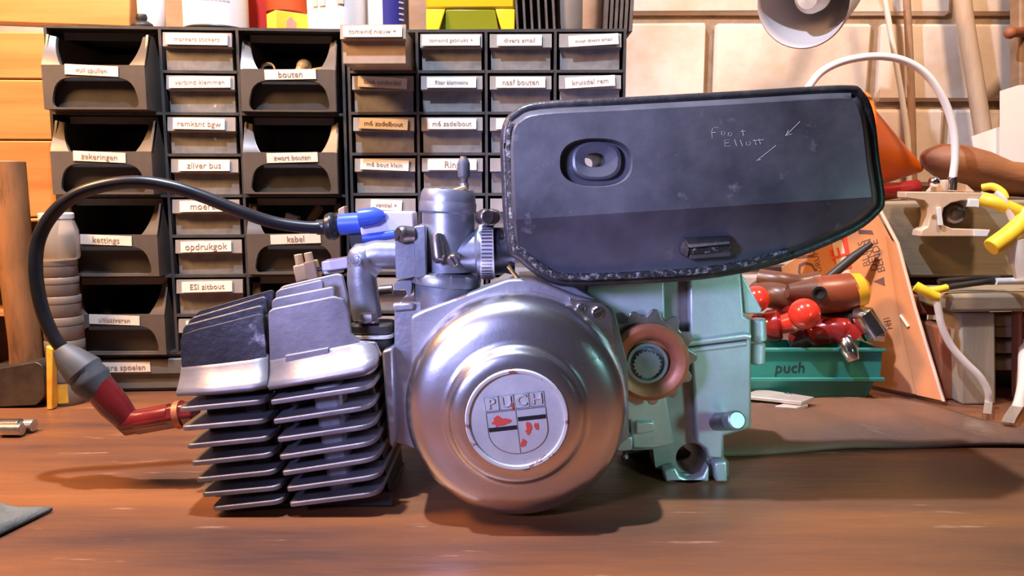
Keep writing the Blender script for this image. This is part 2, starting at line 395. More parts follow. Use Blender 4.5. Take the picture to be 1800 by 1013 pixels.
def make_drawer(rack, x, z, wd, hd, dp, text, seed, pull=0.0, brown=False, tilt=0.0, lab=(0.0, 0.74)):
    key = (round(wd, 4), brown)
    if key not in _dm:
        t, l = drawer_meshes(wd, hd, dp)
        _dm[key] = (mesh_only(t, 'drawer', 'drawer_brown' if brown else 'drawer_clear'), mesh_only(l, 'drawer_lip', 'drawer_brown' if brown else 'drawer_lip'))
    tm, lm = _dm[key]
    d = link_child('drawer', tm, rack, (x, 0.004 - pull, z))
    link_child('drawer_lip', lm, d)
    if seed is not None:
        c = link_child('contents', mesh_only(contents_mesh(wd, hd, dp, seed), 'contents', 'small_metal'), d); c['kind'] = 'stuff'
    if text is not None:
        lw = wd * lab[1]; lx = lab[0] * wd
        lb = link_child('label', label_mesh(lw, hd * .30), d, (lx, -.0053, hd * .785), (R(-9), tilt, 0))
        if text:
            size = min(hd * .26, lw / max(len(text), 6) * 1.75)
            text_obj('lettering', text, size, 'label_ink', face_cam(Vector((lx, -.0060, hd * .785)), roll=-tilt, pitch=R(-9)), d, 0.00005)
    return d
_dm = {}; _lm = {}
def label_mesh(lw, lh):
    k = (round(lw, 4), round(lh, 4))
    if k not in _lm: _lm[k] = mesh_only(MB().box((-lw / 2, -.0003, -lh / 2), (lw / 2, .0003, lh / 2)), 'label', 'label_paper')
    return _lm[k]

def bin_meshes(wd, hd, dp):
    w2 = wd / 2; mb = MB()
    lipz = hd * .56
    # front wall with the rounded grip recess cut out
    outer = [(-w2, 0), (w2, 0), (w2, lipz), (-w2, lipz)]
    inner = round_poly([(-w2 * .86, hd * .015), (w2 * .88, hd * .015), (w2 * .74, hd * .40), (-w2 * .74, hd * .40)], [.008, .008, .014, .014], 5)
    mb.prism([(x, 0, z) for x, z in outer], (0, .003, 0), [[(x, 0, z) for x, z in inner]])
    # side walls, bottom, back
    for s in (-1, 1):
        x0, x1 = (s * w2, s * (w2 - .002))
        mb.prism([(x0, .003, 0), (x0, dp, 0), (x0, dp, hd * .97), (x0, .0115, hd * .97), (x0, .003, lipz)], (x1 - x0, 0, 0))
        # wide curved rim strips that rise from the lip to the top
        pts = []
        for i in range(9):
            t = i / 8; z = lerp(lipz - .001, hd * .965, t)
            pts.append((z, w2 - lerp(.0165, .0065, math.sin(t * math.pi / 2) ** .75)))
        k = len(mb.v)
        for z, xi in pts:
            t = (z - lipz) / (hd * .4); yy = max(0, t) * .0125
            mb.v += [Vector((s * w2, yy, z)), Vector((s * xi, yy + .0025, z - .001)), Vector((s * w2, yy + .004, z)), Vector((s * xi, yy + .0065, z - .001))]
        for i in range(8):
            a = k + 4 * i; b = a + 4
            mb.f += [(a, a + 1, b + 1, b), (a + 2, b + 2, b + 3, a + 3), (a, b, b + 2, a + 2), (a + 1, a + 3, b + 3, b + 1)]
        mb.f += [(k, k + 2, k + 3, k + 1), (k + 32, k + 33, k + 35, k + 34)]
    mb.box((-w2 + .002, .003, 0), (w2 - .002, dp, .002)); mb.box((-w2 + .002, dp - .002, .002), (w2 - .002, dp, hd * .97))
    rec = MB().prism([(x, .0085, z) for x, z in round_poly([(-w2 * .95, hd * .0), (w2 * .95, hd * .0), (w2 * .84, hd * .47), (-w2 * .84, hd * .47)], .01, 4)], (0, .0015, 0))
    return mb, rec
_bm = {}
def make_bin(rack, x, z, wd, hd, dp, text, pull=0.0, rz=0.0, lab=0.0, lw=.044, tilt=0.0):
    if (wd) not in _bm:
        a, b = bin_meshes(wd, hd, dp); _bm[wd] = (mesh_only(a, 'storage_bin', 'bin_plastic', .0006), mesh_only(b, 'grip_recess', 'bin_recess'))
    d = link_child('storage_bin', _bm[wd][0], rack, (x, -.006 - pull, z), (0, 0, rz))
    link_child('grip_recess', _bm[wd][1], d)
    if text is not None:
        lh = .0085
        link_child('label', label_mesh(lw, lh), d, (lab, -.0006, hd * .49), (0, tilt, 0))
        if text: text_obj('lettering', text, min(.0075, lw / len(text) * 1.6), 'label_ink', face_cam(Vector((lab, -.0013, hd * .49)), roll=-tilt), d, 0.00005)
    return d

# ---- left rack
LW, LH, LD = 0.2535, 0.2885, 0.135
LORG = Vector((-0.4005, 0.684, 0.0345)); LROT = R(4.0)
left = thing('drawer_rack', 'dark plastic rack with two columns of open bins, left of the two racks', 'drawer rack', LORG, LROT)
T = 0.0024
cA, cB = 0.0975, 0.1605     # column dividers
fr = MB()
fr.box((0, 0, 0), (T, LD, LH)); fr.box((LW - T, 0, 0), (LW, LD, LH)); fr.box((T, 0, LH - T), (LW - T, LD, LH)); fr.box((T, 0, 0), (LW - T, LD, T))
fr.box((cA - T, 0, T), (cA, LD, LH - T)); fr.box((cB, 0, T), (cB + T, LD, LH - T)); fr.box((T, LD - .002, T), (LW - T, LD, LH - T))
for i in range(1, 4):
    z = i * 2 * ROW
    fr.box((T, -.0005, z - .0012), (cA - T, LD - .002, z + .0012)); fr.box((cB + T, -.0005, z - .0012), (LW - T, LD - .002, z + .0012))
for i in range(1, 8):
    z = i * ROW
    fr.box((cA, -.0008, z - .0012), (cB, LD - .002, z + .0012))
fr.build('frame', 'rack_plastic', left, local=True)
# pale lip under each bin shelf
for i in range(4):
    z = (i + 1) * 2 * ROW - .0085
    for x0, x1 in ((.012, cA - .010), (cB + .010, LW - .012)):
        MB().box((x0, .010, z), (x1, .012, z + .0062)).build('shelf_lip', 'base_plastic', left, local=True)
binsA = [('uitlaatveren', .0), ('kettings', .006), ('zekeringen', .008), ('vuil spullen', .012)]
for i, (t, pl) in enumerate(binsA):
    make_bin(left, (T + cA - T) / 2 - .002, i * 2 * ROW + .0014, cA - .012, 2 * ROW - .006, .115, t, pull=pl, rz=R(-2), lab=-.001, tilt=R(2.5))
binsC = [('', .0), ('kabel', .002), ('zwart bouten', .004), ('bouten', .0)]
for i, (t, pl) in enumerate(binsC):
    make_bin(left, (cB + LW) / 2 - .0015, i * 2 * ROW + .0014, LW - cB - .011, 2 * ROW - .006, .115, t, pull=pl, lab=.002, tilt=R(-1.5))
colB = ['', 'ESI zitbout', 'opdrukgok', 'moeren', 'zilver bus', 'remkant bgw', 'verbind klemmen', 'merkers stickers']
for i, t in enumerate(colB):
    make_drawer(left, (cA + cB) / 2, i * ROW + .0014, cB - cA - .005, ROW - .0036, .11, t, 100 + i, pull=random.uniform(0, .004), tilt=R(random.uniform(-1.2, 1.2)), lab=(-.03 if i in (1, 5, 2) else 0, .76 if i < 6 else .9))
# ---- right rack
RW, RH = 0.2455, 0.3225
right = thing('drawer_rack', 'dark plastic rack of four columns of small labelled drawers, behind carburettor', 'drawer rack', (-0.1455, 0.7025, 0.0), R(-1.2))
fr = MB(); cw = (RW - T) / 4
fr.box((0, 0, 0), (T, LD, RH)); fr.box((RW - T, 0, 0), (RW, LD, RH)); fr.box((T, 0, RH - T), (RW - T, LD, RH)); fr.box((T, 0, 0), (RW - T, LD, T)); fr.box((T, LD - .002, T), (RW - T, LD, RH - T))
for i in range(1, 4): fr.box((i * cw, 0, T), (i * cw + T, LD, RH - T))
for j in range(1, 9):
    for i in range(4): fr.box((i * cw + T, -.0006, j * ROW - .0012), (i * cw + cw, LD - .002, j * ROW + .0012))
fr.build('frame', 'rack_plastic', right, local=True)
textR = [['tomeind nieuw +', 'tomeind gebruikt +', 'divers email', 'meer divers email'],
         ['blok onderdel', 'filter klemveins', 'naaf bouten', 'kruisdel rem'],
         ['m6 zadelbout', 'm6 zadelbout', 'm6 bout', None],
         ['m6 bout klein', 'Ring', None, None],
         ['ventiel +', '', '', None]]
for j in range(9):
    for i in range(4):
        r_ = 8 - j
        tx = textR[j][i] if j < 5 else None
        top = (j == 0 and i == 0)
        tl = [.0, .0, 0, -3.2][i] if j < 2 else [2.2, 0, 0, 0][i]
        if j == 1 and i == 0: tl = 3
        lab = (0, .80) if j != 4 else (.02, .52)
        if j == 0: lab = [(0, .9), (0, .93), (-.02, .72), (.05, .80)][i]
        make_drawer(right, i * cw + T / 2 + cw / 2, r_ * ROW + .0014, cw - .0065, ROW - .0042, .11, tx, None if top else 200 + 9 * j + i,
                    pull=.042 if top else random.uniform(0, .003), brown=top, tilt=R(tl), lab=lab)
# ---- low unit that carries the left rack
low = thing('drawer_base_unit', 'low grey two-drawer plastic unit under the rack with open bins', 'drawer unit', (LORG.x, LORG.y, 0), LROT)
bx = MB(); bx.box((-.006, .004, 0), (LW, LD, .0025)); bx.box((-.006, .004, .0315), (LW, LD, .034)); bx.box((-.006, .004, .0025), (-.0035, LD, .0315))
bx.box((LW - .0025, .004, .0025), (LW, LD, .0315)); bx.box((LW / 2 - .001, .004, .0025), (LW / 2 + .0015, LD, .0315)); bx.box((-.0035, LD - .002, .0025), (LW - .0025, LD, .0315))
bx.build('frame', 'base_plastic', low, local=True)
for i in range(2):
    x0 = -.0030 + i * (LW / 2 + .005); x1 = x0 + LW / 2 + .0005 - i * .003
    d = MB().box((x0, 0, .003), (x1, .10, .017)).box((x0, -.003, .017), (x1, .10, .031)).build('drawer', 'base_plastic', low, local=True, bevel=.0008)
    if i == 0:
        MB().box((x0 + .026, -.0037, .0195), (x0 + .076, -.0030, .0285)).build('label', 'label_paper', d, local=True)
        text_obj('lettering', 'zware spoelen', .0072, 'label_ink', face_cam(Vector((x0 + .051, -.0041, .024))), d, .00005)

# things in the open bins
def rackpt(x, y, z): return LORG + Matrix.Rotation(LROT, 3, 'Z') @ Vector((x, y, z))
def ring_at(name, c, r, hgt, ax, m, label, cat, group=None):
    o = MB().lathe([(r * .78, -hgt / 2), (r, -hgt / 2), (r, hgt / 2), (r * .78, hgt / 2)], c, ax, 24, closed=True).build(name, m); return tag(o, label, cat, group)
for k, (x, z, r, ax, lb) in enumerate(((.020, .0275, .013, (.8, .6, .1), 'thin shiny metal ring standing on edge in lowest left bin'),
                                     (.050, .019, .014, (.4, -.5, .8), 'dull metal ring lying flat in lowest left bin'),
                                     (.066, .0315, .0155, (-.1, -.4, .9), 'large bright metal ring on top in lowest left bin'))):
    ring_at('metal_ring', rackpt(x, .036 + .008 * k, z), r, .007, ax, 'small_metal', lb, 'ring', 'rings in the lowest left bin')
zC = 6 * ROW
ring_at('eyelet_ring', rackpt(cB + .022, .020, zC + .041), .0066, .004, (.1, -1, .3), 'white_plastic', 'small pale eyelet in top right open bin of left rack', 'eyelet')
o = MB().sphere(rackpt(cB + .053, .026, zC + .045), .007, 14).cyl(rackpt(cB + .049, .024, zC + .036), rackpt(cB + .053, .026, zC + .046), .006).build('white_marble', 'white_plastic'); tag(o, 'shiny white ball-headed piece in top right open bin of left rack', 'ball')
o = MB().cyl(rackpt(cB + .061, .022, zC + .040), rackpt(cB + .075, .024, zC + .043), .0032, 10).build('white_peg', 'white_plastic', bevel=.001); tag(o, 'small white peg lying in top right open bin of left rack', 'peg')
zK = 2 * ROW
o = MB().tube(cr([rackpt(cB + .048, .020, zK + .035), rackpt(cB + .056, .024, zK + .050), rackpt(cB + .063, .028, zK + .061)], 5), [.004] * 5 + [.0045] * 5 + [.0045], 10).build('wooden_stick', 'rust_brown'); tag(o, 'tan wooden stick poking up from the bin labelled kabel', 'stick')
o = MB().box(tuple(rackpt(cB + .030, .02, zK + .040)), tuple(rackpt(cB + .043, .032, zK + .055)), Matrix.Rotation(R(20), 3, 'Y')).build('white_connector', 'white_plastic', bevel=.0015); tag(o, 'white plastic connector block in the bin labelled kabel', 'connector')

# ================================================================== THINGS ON TOP OF THE RACKS
ZT = LORG.z + LH + .0002
ZR = RH + .0002
def can(name, x, y, z, r, h, m, label, cat): 
    t = thing(name, label, cat, (x, y, z)); return t
def top(px, Y): return P(px, 50, Y).x
# small bottle
t = thing('spray_bottle', 'small frosted bottle at the left end of the rack top', 'bottle', (top(268, .745), .745, ZT))
MB().lathe([(.0105, 0), (.012, .002), (.012, .040), (.006, .05), (.006, .056)], WL[t.name], (0, 0, 1), 24).build('body', 'goose_white', t)
MB().cyl(WL[t.name] + Vector((0, 0, .056)), WL[t.name] + Vector((0, 0, .07)), .007).build('cap', 'grey_plastic', t, bevel=.001)
t = thing('black_stopper', 'little black stopper beside the frosted bottle on rack top', 'stopper', (top(247, .73), .735, ZT))
MB().lathe([(.010, 0), (.010, .010), (.006, .013)], WL[t.name], (0, 0, 1), 20).build('skirt', 'black', t, bevel=.001)
MB().lathe([(.005, .013), (.006, .016), (.005, .019)], WL[t.name], (0, 0, 1), 16).build('grip', 'black', t)
# white can with black rim
c = Vector((top(381, .738), .738, ZT)); t = thing('white_can', 'white paint can with dark bottom rim on the rack top', 'can', c)
MB().lathe([(.025, 0), (.0255, .0035)], c, (0, 0, 1), 40).build('foot', 'white_plastic', t)
MB().lathe([(.0287, .0035), (.0293, .0046), (.0287, .0058)], c, (0, 0, 1), 40).build('rim', 'black', t)
MB().lathe([(.0286, .0058), (.0286, .10), (.026, .103), (.026, .105)], c, (0, 0, 1), 40).build('body', 'white_plastic', t)
for i in range(5):
    pr = MB()
    for k in range(4):
        a0 = R(-90 - 28 + i * 0 + 0) ; 
        z0 = .026 + i * .006
        for j in range(9):
            a = R(-92 + j * 6); b = R(-92 + (j + 1) * 6)
            pass
    for j in range(8):
        a = R(-100 + j * 7); b = R(-100 + (j + .8) * 7)
        pr.add([c + Vector((.0288 * math.cos(a), .0288 * math.sin(a), z0)), c + Vector((.0288 * math.cos(b), .0288 * math.sin(b), z0)),
                c + Vector((.0288 * math.cos(b), .0288 * math.sin(b), z0 + .0012)), c + Vector((.0288 * math.cos(a), .0288 * math.sin(a), z0 + .0012))], [(0, 1, 2, 3)])
    pr.build('print_line', 'print_grey', t)
# red box, orange lid, yellow box
o = MB().box((top(428, .80), .79, ZT), (top(500, .80), .815, ZT + .075)).build('red_box', 'red_plastic', bevel=.002); tag(o, 'dark red box behind the yellow carton on rack top', 'box')
c = Vector((top(500, .792), .802, ZT)); 
t = thing('orange_bucket', 'orange-red pot on a pale block between red box and white tub', 'pot', c)
MB().lathe([(.016, .030), (.021, .034), (.024, .085), (.026, .086), (.026, .09)], c, (0, 0, 1), 28).build('pot', 'orange_red', t)
MB().box((c.x - .012, c.y - .009, c.z), (c.x + .05, c.y + .014, c.z + .0295)).build('block', 'print_tan', t, bevel=.001)
rz = Matrix.Rotation(R(38), 3, 'Z'); c = Vector((top(477, .715), .727, ZT))
t = thing('yellow_carton', 'small yellow carton with a red blot on the rack top', 'carton', c)
MB().box((c.x - .004, c.y - .012, c.z), (c.x + .052, c.y + .010, c.z + .019), rz, c).build('carton', 'yellow_card', t, bevel=.0006)
q = [Vector((.005, -.0123, .004)), Vector((.014, -.0123, .003)), Vector((.015, -.0123, .010)), Vector((.010, -.0123, .015)), Vector((.006, -.0123, .011))]
MB().prism([c + rz @ v for v in q], rz @ Vector((0, .0003, 0))).build('print_mark', 'print_pink', t)
# white tub
c = Vector((top(593, .738), .74, ZT)); t = thing('white_tub', 'white plastic tub with tan print squares on the rack top', 'tub', c)
MB().lathe([(.022, 0), (.0265, .002), (.029, .10), (.031, .101), (.031, .11)], c, (0, 0, 1), 40).build('body', 'white_plastic', t)
for j, (a0, z0) in enumerate(((-128, .022), (-112, .022), (-78, .024))):
    r = .0268 + z0 * .025 + .0006
    pts = [(a0, z0), (a0 + 12, z0), (a0 + 12, z0 + .011), (a0, z0 + .011)]
    MB().add([c + Vector(((r + (z - z0) * .025) * math.cos(R(a)), (r + (z - z0) * .025) * math.sin(R(a)), z)) for a, z in pts], [(0, 1, 2, 3)]).build('print_square', 'print_tan', t)
# blue and white spray can
c = Vector((top(683, .735), .737, ZR + .002)); t = thing('spray_can', 'blue and white spray can standing behind the pulled-out drawer', 'spray can', (c.x, c.y, ZR))
MB().lathe([(.0170, -.002), (.0190, .0005), (.0175, .002)], c, (0, 0, 1), 32).build('base_rim', 'chrome', t)
def arc_shell(c, r, a0, a1, z0, z1, n=14):
    mb = MB(); vs_ = []
    for i in range(n + 1):
        a = R(lerp(a0, a1, i / n)); vs_ += [c + Vector((r * math.cos(a), r * math.sin(a), z0)), c + Vector((r * math.cos(a), r * math.sin(a), z1))]
    return mb.add(vs_, [(2 * i, 2 * i + 2, 2 * i + 3, 2 * i + 1) for i in range(n)])
arc_shell(c, .0186, -265, -98, .002, .11).build('white_half', 'white_plastic', t)
arc_shell(c, .0186, -98, 95, .002, .11).build('blue_half', 'navy', t)
for i in range(4):
    arc_shell(c, .0188, -52, -35, .010 + i * .005, .0115 + i * .005, 4).build('print_line', 'white_plastic', t)
# yellow tub
x0, x1 = top(752, .735), top(905, .735); z = ZR
t = thing('yellow_tub', 'bright yellow plastic bin with greenish front panel on the rack top', 'bin', ((x0 + x1) / 2, .745, z))
MB().prism([(x0, .716, z + .0), (x0 + .014, .716, z), (x0 + .006, .716, z), (x0, .716, z + .1)], (0, .05, 0))
hw = (x1 - x0) / 2; xm = (x0 + x1) / 2
MB().prism([(xm - hw, .722, z + .022), (xm + hw, .722, z + .022), (xm + hw * 1.02, .714, z + .09), (xm - hw * 1.02, .714, z + .09)], (0, .06, 0)).build('body', 'lemon_plastic', t, bevel=.002)
MB().prism([(xm - hw * .72, .728, z), (xm + hw * .66, .728, z), (xm + hw * .55, .723, z + .0218), (xm - hw * .55, .723, z + .0218)], (0, .05, 0)).build('front_panel', 'lime_plastic', t, bevel=.001)
for s in (-1, 1):
    MB().prism([(xm + s * hw, .720, z), (xm + s * hw * .72, .720, z), (xm + s * hw * .56, .722, z + .0218), (xm + s * hw, .722, z + .0218)], (0, .05, 0)).build('corner_foot', 'lemon_plastic', t, bevel=.001)
# finned cylinder on the rack
x0, x1 = top(908, .735), top(1103, .735)
t = thing('finned_barrel', 'rusty dark finned engine barrel at the right end of rack top', 'engine part', ((x0 + x1) / 2, .745, ZR))
for i in range(6):
    x = x0 + i * (.0066)
    MB().prism([(x, .716, ZR + .002), (x + .0022, .716, ZR + .002), (x - .002, .716, ZR + .075), (x - .0042, .716, ZR + .075)], (0, .05, 0)).build('fin', 'rust_iron', t, bevel=.0005)
MB().box((x0 - .002, .735, ZR), (x0 + .040, .78, ZR + .07)).build('core', 'core_dark', t)
MB().lathe([(.014, 0), (.016, .01), (.016, .08)], (x0 + .052, .735, ZR), (0, 0, 1), 24).build('sleeve', 'grey_plastic', t)
MB().lathe([(.010, 0), (.0115, .01), (.0115, .08)], (x0 + .066, .730, ZR), (0, 0, 1), 24).build('rusty_sleeve', 'rust_brown', t)
xe = x1 - .003
for i in range(6):
    x = xe - .019 + i * .0044
    MB().prism([(x - .002, .712, ZR), (x + .001, .712, ZR), (x + .004, .712, ZR + .075), (x + .001, .712, ZR + .075)], (0, .05, 0)).build('fin', 'rust_iron', t, bevel=.0005)
# brown board behind the racks
o = MB().box((top(232, .86), .86, 0.0), (top(925, .86), .872, .62)).build('plywood_board', 'brown_board'); tag(o, 'tall brown board standing behind the things on the racks', 'board')

# ================================================================== LEFT SIDE
t = thing('wooden_shelf', 'open pine plank shelf unit at the left edge, lit orange', 'shelf', (-0.52, .74, 0))
YS = .735
def plank(pts, Y, dep, m='pine', nm='plank'): return MB().plate(pts, Y, Y + dep).build(nm, m, t, bevel=.0012)
plank([(-140, 55), (126, 57), (128, 139), (-140, 137)], YS, .018)
plank([(-140, 139), (128, 141), (130, 246), (-140, 245)], YS, .018)
plank([(-140, 247), (130, 248), (133, 379), (-140, 388)], YS, .018)
plank([(-140, 390), (133, 382), (133, 388), (-140, 397)], YS - .004, .06, nm='shelf_edge')
plank([(-140, -90), (229, -90), (229, 47), (-140, 34)], .745, .02, nm='top_board')
MB().box((P(-140, 0, .80).x, .80, 0), (P(140, 0, .80).x, .815, .30)).build('back_panel', 'pine_dark', t)  # shade of the open shelf put into the dark panel colour
MB().box((P(-140, 0, .76).x, .74, 0), (P(-120, 0, .76).x, .80, .19)).build('side_panel', 'pine_dark', t)
MB().box((P(-120, 0, .76).x, .75, P(0, 556, .75).z), (P(60, 0, .76).x, .799, P(0, 549, .75).z)).build('shelf_board', 'pine', t)

# hammer standing on its head
t = thing('club_hammer', 'old club hammer standing on its black iron head', 'hammer', (P(35, 715, .655).x, .66, 0))
pp = [P(48, 655, .66), P(46, 600, .66), P(30, 480, .66), P(22, 380, .66), P(14, 283, .66)]
MB().tube(cr(pp, 5), [lerp(.0135, .0130, i / 20) for i in range(21)], 20).build('handle', 'hammer_wood', t, bevel=.001)
hd = round_poly([(-60, 662), (64, 640), (76, 648), (78, 700), (64, 716), (-60, 722)], 5, 3)
zh = [P(x, y, .635) for x, y in hd]; mz = min(v.z for v in zh)
MB().prism([v - Vector((0, 0, mz)) for v in zh], (0, .05, 0)).build('head', 'steel_dark', t, bevel=.004)
# jar stack
jx = P(113, 600, .655).x; zb = 0
specs = [(.0158, 'orange'), (.0154, ''), (.0154, ''), (.0152, ''), (.0150, ''), (.0148, '')]
hts = [.032, .024, .020, .018, .016, .015]
words = ['lowest', 'second from bottom', 'third from bottom', 'fourth from bottom', 'fifth from bottom', 'sixth from bottom']
for i, (r, pr) in enumerate(specs):
    c = Vector((jx + .0006 * math.sin(i), .655, zb)); h = hts[i]
    t = thing('screw_tin', f'round grey tin, {words[i]} in the stack beside the bins', 'tin', c, 0, 'stacked tins beside the bins')
    MB().lathe([(r * .94, 0), (r, .0015), (r, h * .62), (r * .97, h * .64)], c, (0, 0, 1), 32).build('body', 'grey_plastic', t)
    MB().lathe([(r * 1.01, h * .65), (r * 1.02, h * .68), (r * 1.02, h * .95), (r * .98, h * .995)], c, (0, 0, 1), 32).build('lid', 'grey_plastic', t)
    if pr:
        arc_shell(c, r * 1.006, -190, -60, .003, h * .6).build('label', 'orange_print', t)
    zb += h
c = Vector((jx + .001, .655, zb)); t = thing('clear_jar', 'clear plastic jar on top of the stacked grey tins', 'jar', c)
MB().lathe([(.0150, 0), (.0162, .002), (.0162, .024), (.013, .033), (.0125, .034)], c, (0, 0, 1), 32).build('jar', 'clear_plastic', t)
MB().lathe([(.0135, .0342), (.0135, .038), (.0125, .039)], c, (0, 0, 1), 32).build('lid', 'goose_white', t)
o = MB().plate([(80, 600), (91, 606), (92, 712), (81, 713)], .630, .6375)
zz = min(v.z for v in o.v); o.v = [v - Vector((0, 0, zz)) for v in o.v]
o = o.build('orange_packet', 'orange_print', bevel=.0008); tag(o, 'narrow orange and yellow packet standing by the hammer head', 'packet')
# bar tool lying at left
yb = .565
t = thing('steel_tool', 'steel tool with two round ends lying at the left edge of bench', 'tool', (P(20, 780, yb).x, yb, 0))
a = P(-60, 772, yb); b = P(40, 780, yb); a.z = b.z = .0062
MB().tube([a, b], [.0062, .0062], 16, flat=.95).build('shank', 'screw_steel', t, bevel=.001)
for dx, dy in ((.0, -.0048), (.003, .0052)):
    e = b + Vector((dx, dy, -.0006)); MB().cyl(e - Vector((.012, 0, 0)), e + Vector((.004, 0, 0)), .0048, 20).build('tip', 'small_metal', t, bevel=.0008)
# rag
bm_ = MB(); n = 18; c0 = P(0, 950, .41)
for i in range(n + 1):
    for j in range(n + 1):
        u, v = i / n, j / n
        x = c0.x - .085 + u * .107 - .012 * (1 - v) * u; y = c0.y - .030 + v * .050 + .006 * math.sin(u * 5)
        zz = .0028 + .012 * max(0, 1 - ((u - .55) / .45) ** 2) * max(0, 1 - ((v - .5) / .52) ** 2) + .0022 * math.sin(u * 13 + v * 7) * u * (1 - u) * 3
        bm_.v.append(Vector((x, y, max(.0025, zz))))
for i in range(n):
    for j in range(n):
        a = i * (n + 1) + j; bm_.f.append((a, a + n + 1, a + n + 2, a + 1))
o = bm_.build('cleaning_rag', 'rag', ang=180)
md = o.modifiers.new('thick', 'SOLIDIFY'); md.thickness = .0022
tag(o, 'grey-green rag crumpled at the lower left of the bench', 'rag')

# ================================================================== RIGHT SIDE
# leather mat
bm_ = MB(); nx, ny = 44, 10
A = [P(1180, 812, .5), P(1275, 806, .5), P(1400, 800, .5), P(1500, 795, .5), P(1600, 790, .5), P(1800, 788, .5), P(2000, 786, .5)]
def on_table(px, py):
    Y = .5
    b = (CY - py) / F; t = CAMZ / (_st - b * _ct); return Vector(((px - CX) / F * t, t * (_ct + b * _st), 0))
front = cr([on_table(x, y) for x, y in ((1150, 812), (1275, 806), (1400, 799), (1520, 793), (1650, 789), (1800, 788), (1980, 790))], 8)
back = cr([on_table(x, y) for x, y in ((1150, 700), (1275, 697), (1400, 700), (1520, 698), (1620, 714), (1760, 752), (1960, 780))], 8)
m_ = len(front)
for i in range(m_):
    for j in range(ny + 1):
        v = front[i].lerp(back[i], j / ny); e = math.sin(j / ny * math.pi)
        v.z = .0035 + e * (.0022 * math.sin(i * .55 + j) + .002) + (.0025 * (1 + math.sin(i * .37)) if j == 0 else 0) * .4
        bm_.v.append(v)
for i in range(m_ - 1):
    for j in range(ny):
        a = i * (ny + 1) + j; bm_.f.append((a, a + ny + 1, a + ny + 2, a + 1))
o = bm_.build('leather_mat', 'leather', ang=180)
md = o.modifiers.new('thick', 'SOLIDIFY'); md.thickness = .003
tag(o, 'worn brown leather hide lying flat on the bench at right', 'leather')
# metal plate on the mat
a = on_table(1318, 712)
t = thing('metal_plate', 'flat pale metal bracket lying on the leather hide', 'bracket', (P(1375, 716, .64).x, .64, .0075))
za = .0078; q = [on_table(x, y) for x, y in ((1300, 718), (1408, 730), (1430, 721), (1335, 706))]
for v in q: v.z = za + .0035; 
MB().prism(q, (0, 0, -.003)).build('plate', 'plate_metal', t, bevel=.0005)
q = [on_table(x, y) for x, y in ((1362, 730), (1400, 733), (1420, 727), (1385, 723))]
for v in q: v.z = za
MB().prism(q, (0, 0, -.0028)).build('tab', 'plate_metal', t, bevel=.0004)
MB().lathe([(.0012, 0), (.003, 0), (.003, .001), (.0012, .001)], on_table(1384, 716) + Vector((0, 0, za + .0035)), (0, 0, 1), 14, closed=True).build('eyelet', 'chrome', t)

# teal tray with handwriting
YT = .652
zt = P(1430, 668, YT).z; z1 = P(1430, 612, YT).z
x0, x1 = P(1270, 640, YT).x, P(1550, 640, YT).x
t = thing('parts_tray', 'teal plastic parts tray with a handwritten name, full of tools', 'tray', ((x0 + x1) / 2, YT + .04, 0))
dy = .040
MB().prism([(x0 + .004, YT + .003, 0.0), (x1 - .010, YT + .003, 0.0), (x1 - .003, YT + .002, zt), (x0, YT + .002, zt)], (0, dy - .004, 0)).build('body', 'tray_teal', t, bevel=.002)
rim = MB()
rim.box((x0, YT, zt), (x1, YT + .003, z1)).box((x0, YT + dy - .003, zt), (x1, YT + dy, z1)).box((x0, YT + .003, zt), (x0 + .003, YT + dy - .003, z1)).box((x1 - .003, YT + .003, zt), (x1, YT + dy - .003, z1))
rim.build('rim', 'tray_teal', t, bevel=.0008)
MB().box((x0 - .001, YT - .003, z1 - .003), (x1 + .002, YT - .0002, z1)).build('rim_lip', 'tray_teal', t, bevel=.0008)
MB().box((x0 - .001, YT - .0035, zt - .001), (x1 + .002, YT - .0002, zt + .0025)).build('lower_lip', 'tray_teal', t, bevel=.0008)
pt = P(1388, 647, YT) - Vector((0, .0003, 0)); text_obj('lettering', 'puch', .0135, 'tool_black', face_cam(pt - WL[t.name], roll=R(1)), t, .0001, shear=.1)
# cardboard box sheet, leaning
YC = .655
t = thing('cardboard_sheet', 'folded orange cardboard packaging leaning behind the tool tray', 'cardboard', (P(1600, 730, .64).x, .66, 0))
CARD_A = P(1380, 706, .768); CARD_N = (P(1650, 722, .648) - CARD_A).cross(P(1540, 372, .712) - CARD_A).normalized()
def card(px, py):
    """point on the sheet: right end nearer, leaning slightly back"""
    d = P(px, py, 1.0) - Vector((0, 0, CAMZ)); o_ = Vector((0, 0, CAMZ))
    return o_ + d * ((CARD_A - o_).dot(CARD_N) / d.dot(CARD_N))
main = [(1375, 470), (1540, 372), (1572, 430), (1602, 540), (1650, 730), (1600, 706), (1400, 706)]
MB().prism([card(x, y) for x, y in main], (0, .003, 0)).ground(.0042).build('front_panel', 'cardboard', t)
MB().prism([card(x, y) - Vector((0, .0032, 0)) for x, y in ((1556, 415), (1572, 428), (1602, 540), (1651, 729), (1608, 706), (1580, 560))], (0, .0028, 0)).ground(.0042).build('side_flap', 'cardboard', t)
MB().tube([card(1543, 366) - Vector((0, .002, 0)), card(1574, 428) - Vector((0, .004, 0)), card(1604, 540) - Vector((0, .004, 0)), card(1652, 727) - Vector((0, .004, 0))], .0016, 6).ground(.0042).build('torn_edge', 'card_edge', t)
